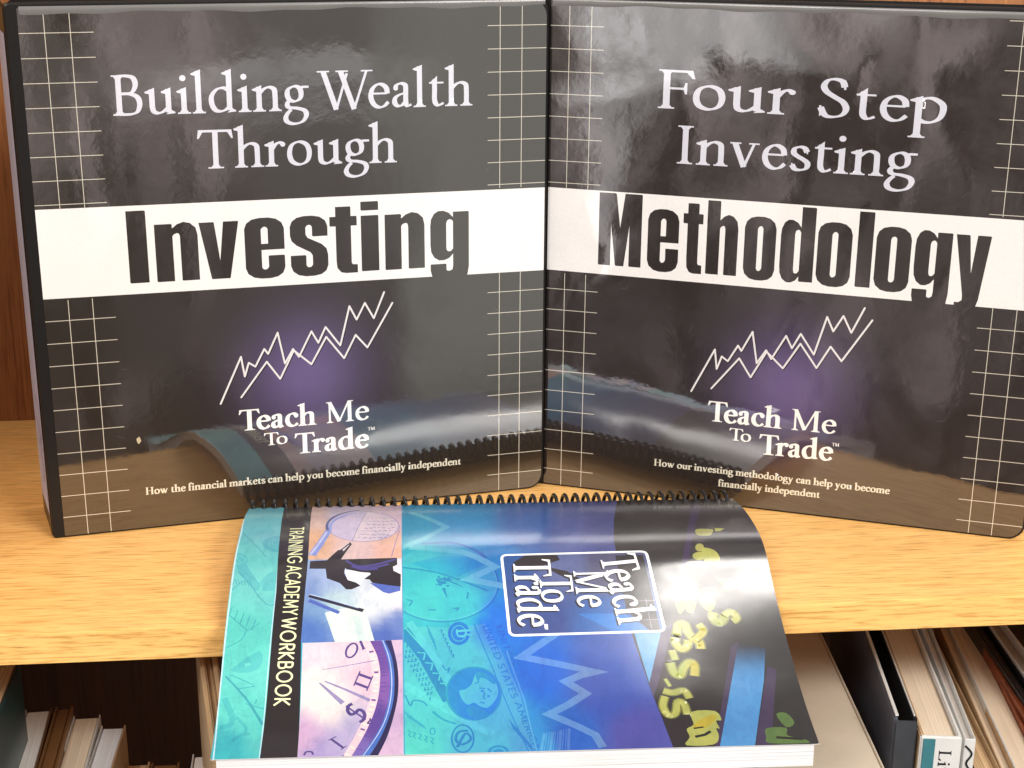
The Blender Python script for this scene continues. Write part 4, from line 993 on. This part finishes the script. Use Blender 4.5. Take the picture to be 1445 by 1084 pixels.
# thickness of the cover card: white cut edge all round
per = [(0, 0)]+[(0, t) for t in np.linspace(4, 213.5, 40)]+[(s_, 213.5) for s_ in np.linspace(7, 279, 30)]+[(279, t) for t in np.linspace(209, 0, 40)]
per = np.array(per); a_ = wb_surf(per, .02)-WB0; b_ = wb_surf(per, .38)-WB0
n = len(per)
M['card'] = cloth('white_card_edge', (.85, .85, .86), .5, .04)
link_mesh('cover_edge', list(a_)+list(b_), [(i, i+1, n+i+1, n+i) for i in range(n-1)], M['card'], wb)
# page stack: follows the drape, fanned towards the front
M['stack'] = paper('white_workbook_pages', (.88, .87, .90), (6, 6, 1900), .24)
ns, ntt = 24, 48
vs = []; fs = []
def st(s, t, k):
    # k 0 top sheet .. 1 bottom sheet
    th = 12-5.2*min(t/95, 1)+4.2*max(0, (t-125)/88.)
    if 90 < t < 150: th -= 2.2*math.sin((t-90)/60*math.pi)
    return (s, t, .45+k*th)
lay = 5
idx = {}
for l in range(lay):
    k = l/(lay-1); sh_ = 3.8*k
    for i in range(ns+1):
        for j in range(ntt+1):
            s_ = 2.4+(279-4.6)*i/ns; t_ = 5+(213.2+2.6*k-5-.4)*j/ntt
            s2, t2, o2 = st(s_, t_, k); idx[l, i, j] = len(vs); vs.append((s2, t2, o2))
arr = np.array(vs); P3 = wb_surf(arr[:, :2], arr[:, 2])-WB0
for i in range(ns):
    for j in range(ntt):
        fs.append((idx[0, i, j], idx[0, i, j+1], idx[0, i+1, j+1], idx[0, i+1, j])); fs.append((idx[lay-1, i, j], idx[lay-1, i+1, j], idx[lay-1, i+1, j+1], idx[lay-1, i, j+1]))
for l in range(lay-1):
    for i in range(ns):
        for j in (0, ntt): fs.append((idx[l, i, j], idx[l, i+1, j], idx[l+1, i+1, j], idx[l+1, i, j]))
    for j in range(ntt):
        for i in (0, ns): fs.append((idx[l, i, j], idx[l, i, j+1], idx[l+1, i, j+1], idx[l+1, i, j]))
link_mesh('page_block', P3, fs, M['stack'], wb)
# black spiral coil
def tube(name, pts, r, mat, parent, sides=7, closed=False):
    vs = []; fs = []; N = len(pts); P = [np.array(p, float) for p in pts]; prev = None
    for i in range(N):
        t = P[min(i+1, N-1)]-P[max(i-1, 0)]; t = t/np.linalg.norm(t)
        if prev is None: prev = np.cross(t, [0.3, .2, 1.]); prev /= np.linalg.norm(prev)
        prev = prev-t*(prev@t); prev /= np.linalg.norm(prev); b = np.cross(t, prev)
        for k in range(sides):
            a = 2*math.pi*k/sides; vs.append(P[i]+r*(prev*math.cos(a)+b*math.sin(a)))
    for i in range(N-1):
        for k in range(sides): fs.append((i*sides+k, i*sides+(k+1) % sides, (i+1)*sides+(k+1) % sides, (i+1)*sides+k))
    fs += [tuple(range(sides))[::-1], tuple((N-1)*sides+k for k in range(sides))]
    return link_mesh(name, vs, fs, mat, parent, smooth=True)
mt, t, b = newmat('black_coil_plastic'); b.inputs['Base Color'].default_value = (.01, .01, .011, 1); b.inputs['Roughness'].default_value = .18; M['coil'] = mt
pts = []; RC = .0070; steps = 22
cen = wb_surf([[0, 0]])[0]
for i in range(int((NC)*steps)+1):
    a = 2*math.pi*i/steps; s_ = C0-PITCHC*.5+PITCHC*i/steps
    base = WB0+we*(s_/1000)-wd*.0024
    # centre follows the hump difference between the sides
    pts.append(base-WB0+np.array([0, 0, -.0042])+(-wd)*RC*math.cos(a)+np.array([0, 0, 1])*RC*math.sin(a))
tube('spiral_coil', pts, .00108, M['coil'], wb)

# ------------------------------------------------------------------ books on the shelf below
FLOOR_Z = -.325
def lower_box(name_root, label, cat, front_l, front_r, back_px, z, depth, cover, pages, cov_t=.0022, spine_front=None, inset=.003, group=None, back_r=None, cov_l=True, cov_r=True, tilt=0):
    """upright book given by the two front corners of its top and one point further back on its left edge"""
    A = back(*front_l, z); B = back(*front_r, z); C_ = back(*back_px, z)
    d = C_-A; d[2] = 0; d /= np.linalg.norm(d)
    w = B-A; w[2] = 0
    n = np.array([d[1], -d[0], 0]); wid = abs(w@n)
    ang = math.atan2(n[1], n[0])
    root = thing(name_root, label, cat, (A[0], A[1], FLOOR_Z), group=group, rot=(0, 0, ang))
    h = z-FLOOR_Z
    cs = cover if isinstance(cover, (list, tuple)) else (cover, cover, cover)
    if cov_l: bevel_box('front_cover', (cov_t, depth, h), (cov_t/2, depth/2, h/2), cs[0], root, bev=cov_t*.3)
    if cov_r: bevel_box('back_cover', (cov_t, depth, h), (wid-cov_t/2, depth/2, h/2), cs[1], root, bev=cov_t*.3)
    if spine_front is not None: bevel_box('spine', (wid-.0002, cov_t, h+.0002), (wid/2, -cov_t/2+.0001, h/2), cs[2], root, bev=cov_t*.35)
    l_ = cov_t if cov_l else 0; r_ = cov_t if cov_r else 0
    bevel_box('page_block', (wid-l_-r_-.0004, depth-.004, h-inset*1.5), (l_+(wid-l_-r_)/2, depth/2+.001, (h-inset)/2), pages, root, bev=.0006)
    return root, wid, h
pg = lambda name, col, amt=.3: paper(name, col, (900, 6, 3), amt)
M['p_cream'] = pg('cream_pages', (.82, .69, .53), .15); M['p_tan'] = pg('tan_aged_pages', (.74, .52, .30), .4); M['p_white'] = pg('pale_pages', (.86, .83, .80), .1); M['p_blue'] = pg('cool_white_pages', (.78, .80, .84), .1)
M['c_teal'] = cloth('dark_teal_cover', (.018, .045, .045), .3); M['c_brown'] = cloth('brown_cover', (.20, .095, .035), .5); M['c_black'] = cloth('black_cover', (.012, .013, .016), .35)
M['c_navy'] = cloth('navy_cover', (.12, .13, .165), .3); M['c_white'] = cloth('white_cover', (.74, .74, .72), .35, .06); M['c_tan'] = cloth('tan_board', (.55, .38, .22), .6); M['c_grey'] = cloth('charcoal_vinyl', (.055, .058, .066), .35)
M['c_rust'] = cloth('rust_red_cover', (.33, .085, .035), .5, .5); M['c_beige'] = cloth('beige_card', (.62, .54, .43), .75, .06); M['c_spineteal'] = cloth('teal_spine_panel', (.055, .21, .25), .4); M['c_greycard'] = cloth('grey_card', (.36, .34, .31), .6)
M['c_clear'] = cloth('frosted_edge', (.75, .75, .72), .2, .05)

# right hand group, from the workbook outwards
lower_box('file_box', 'wide beige card box right of the overhanging workbook', 'box', (1075, 1100), (1256, 1100), (1010, 900), -.088, .20, M['c_beige'], M['c_beige'], spine_front=True, inset=.0004, cov_t=.0012)
# black ring folder, open on top
A = back(1262, 1013, -.072); B = back(1293.5, 1010.5, -.072); Cc = back(1222, 900, -.072)
d = Cc-A; d[2] = 0; d /= np.linalg.norm(d); nn = np.array([d[1], -d[0], 0]); wid = abs((B-A)@nn); h = -.072-FLOOR_Z
fold = thing('black_folder', 'black open topped folder between the beige box and the white spined book', 'folder', (A[0], A[1], FLOOR_Z), rot=(0, 0, math.atan2(nn[1], nn[0])))
D_ = .21
bevel_box('front_cover', (.0022, D_, h), (.0011, D_/2, h/2), M['c_navy'], fold, bev=.0008)
bevel_box('back_cover', (.0020, D_, h), (wid-.0010, D_/2, h/2), M['c_black'], fold, bev=.0006)
bevel_box('spine', (wid-.0001, .0024, h-.001), (wid/2, -.0010, (h-.001)/2), M['c_grey'], fold, bev=.0009)
bevel_box('page_block', (wid*.42, D_-.03, h-.03), (wid*.5, D_/2+.01, (h-.03)/2), M['p_cream'], fold, bev=.0006)
bevel_box('edge_piping', (.0009, D_-.004, .0011), (wid-.0012, D_/2, h+.0004), M['c_clear'], fold, bev=.0003)
bevel_box('edge_piping', (.0018, D_-.004, .0009), (.0018, D_/2, h+.0003), M['c_clear'], fold, bev=.0002)
# white spined book
bk, wid, h = lower_box('book', 'book with white spine and teal panel, lettered Livi, right of the black folder', 'book', (1298, 1036), (1353, 1027.5), (1250, 905), -.080, .17, (M['c_tan'], M['c_white'], M['c_white']), M['p_cream'], cov_t=.0024, spine_front=True, inset=.002)
bevel_box('spine_panel', (.0064, .0008, h-.0012), (.0048, -.0026, h/2-.0006), M['c_spineteal'], bk, bev=.0002)
polys, lo, hi = REG.text('Living', 0)
vs = []; fs = []
for p in polys:
    b0 = len(vs)
    for a, b in p: vs.append((.0106+b*.0066/65, -.00250, h-.0080-(a-lo)*.0330/(hi-lo))); 
    fs.append(tuple(range(b0, b0+len(p)))[::-1])
link_mesh('spine_lettering', vs, fs, M['c_black'], bk)
# further right: tops of more books
bk, wid, h = lower_box('book', 'thin pale book with black curled marks on its spine, right of the white spined book', 'book', (1361, 1042), (1376, 1040), (1308, 905), -.092, .15, M['c_white'], M['p_white'], cov_t=.0008, spine_front=True)
vs = []; fs = []
for pth in (((.10, -.004), (.75, -.009), (.35, -.015), (.80, -.021), (.25, -.027)), ((.55, -.034), (.15, -.040), (.70, -.047), (.30, -.052))):
    for p_ in ribbon(catmull([(a*wid, h+b) for a, b in pth], 5), lambda i, n, d: .0011): b0 = len(vs); vs += [(a, -.0011, b) for a, b in p_]; fs.append(tuple(range(b0, b0+4)))
link_mesh('spine_marks', vs, fs, M['c_black'], bk)
lower_box('book', 'book with brown aged page edges right of the white spined book', 'book', (1376, 1090), (1415, 1092), (1283, 890), -.118, .19, (M['c_black'], M['c_tan'], M['c_tan']), M['p_tan'], cov_t=.0010, spine_front=True)
lower_box('book', 'thin book with light edge beside the brown aged pages', 'book', (1416, 1092), (1436, 1094), (1328, 890), -.117, .19, M['c_tan'], M['p_cream'], cov_t=.0007, spine_front=True)
lower_box('book', 'thick cream paged book near the right edge of the lower shelf', 'book', (1437, 1094), (1480, 1094), (1342, 890), -.116, .19, (M['c_white'], M['c_rust'], M['c_white']), M['p_cream'], cov_t=.0010, spine_front=True)
lower_box('book', 'rust red covered book leaning beside the cream paged book', 'book', (1482, 1070), (1490, 1070), (1374, 888), -.112, .19, M['c_rust'], M['p_tan'], cov_t=.0016, spine_front=True)
lower_box('book', 'black covered book between rust and grey books', 'book', (1493, 1060), (1516, 1058), (1377, 886), -.108, .20, M['c_black'], M['c_black'], cov_t=.002, spine_front=True)
lower_box('book', 'grey card book near the right corner below the shelf', 'book', (1520, 1060), (1548, 1058), (1398, 884.5), -.106, .20, (M['c_white'], M['c_black'], M['c_greycard']), M['c_greycard'], cov_t=.0009, spine_front=True)
lower_box('book', 'black book at the far right with a white upper edge', 'book', (1552, 1058), (1600, 1058), (1419, 883), -.104, .20, (M['c_white'], M['c_black'], M['c_black']), M['c_black'], cov_t=.001, spine_front=True)
# left hand group
def left_book(name, label, fl, fr, bl, z, depth_px, cover, pages, cov_t=.002, cov_l=True, cov_r=True, **k):
    A = back(*bl, z); Fp = back(*fl, z); depth = np.linalg.norm((A-Fp)[:2])
    return lower_box(name, label, 'book', fl, fr, bl, z, depth, cover, pages, cov_t, spine_front=True, cov_l=cov_l, cov_r=cov_r, inset=.0012, **k)
left_book('book', 'tall dark teal book at the far left of the lower shelf', (-94, 1090), (-31, 1090), (-28, 937), -.062, 0, (M['c_teal'], M['c_teal'], M['c_teal']), M['p_tan'], .0022)
left_book('book', 'pale paged book next to the dark teal book', (9, 1092), (49, 1092), (36, 1001), -.110, 0, (M['c_greycard'], M['c_brown'], M['c_brown']), M['p_white'], .0008)
left_book('book', 'thin brown book between two pale paged books', (50, 1092), (77, 1092), (78, 997), -.109, 0, M['c_brown'], M['c_brown'], .0014)
left_book('book', 'cream paperback with a split in its top page edge', (78, 1092), (118, 1092), (104, 1010), -.114, 0, M['c_white'], M['p_cream'], .0006)
left_book('book', 'cool white paperback with tan cover beside the split one', (120, 1092), (156, 1092), (143, 1024), -.117, 0, (M['c_white'], M['c_tan'], M['c_tan']), M['p_blue'], .0008)
left_book('book', 'low tan book seen by its top edge only', (172, 1100), (206, 1100), (178, 1076), -.138, 0, M['c_tan'], M['p_tan'], .001)
left_book('book', 'low brown book beside the low tan one', (208, 1100), (248, 1100), (214, 1076), -.138, 0, M['c_brown'], M['c_brown'], .001)
left_book('book', 'small pale book half hidden by the workbook corner', (265, 1110), (300, 1110), (272, 1064), -.128, 0, M['c_white'], M['p_white'], .0008)
# tall tan board leaning at the left of the workbook
lower_box('board', 'tall brown board standing behind the left corner of the workbook', 'board', (300, 1075), (330, 1075), (281, 930), -.030, .16, M['c_tan'], M['c_tan'], .003, spine_front=True)
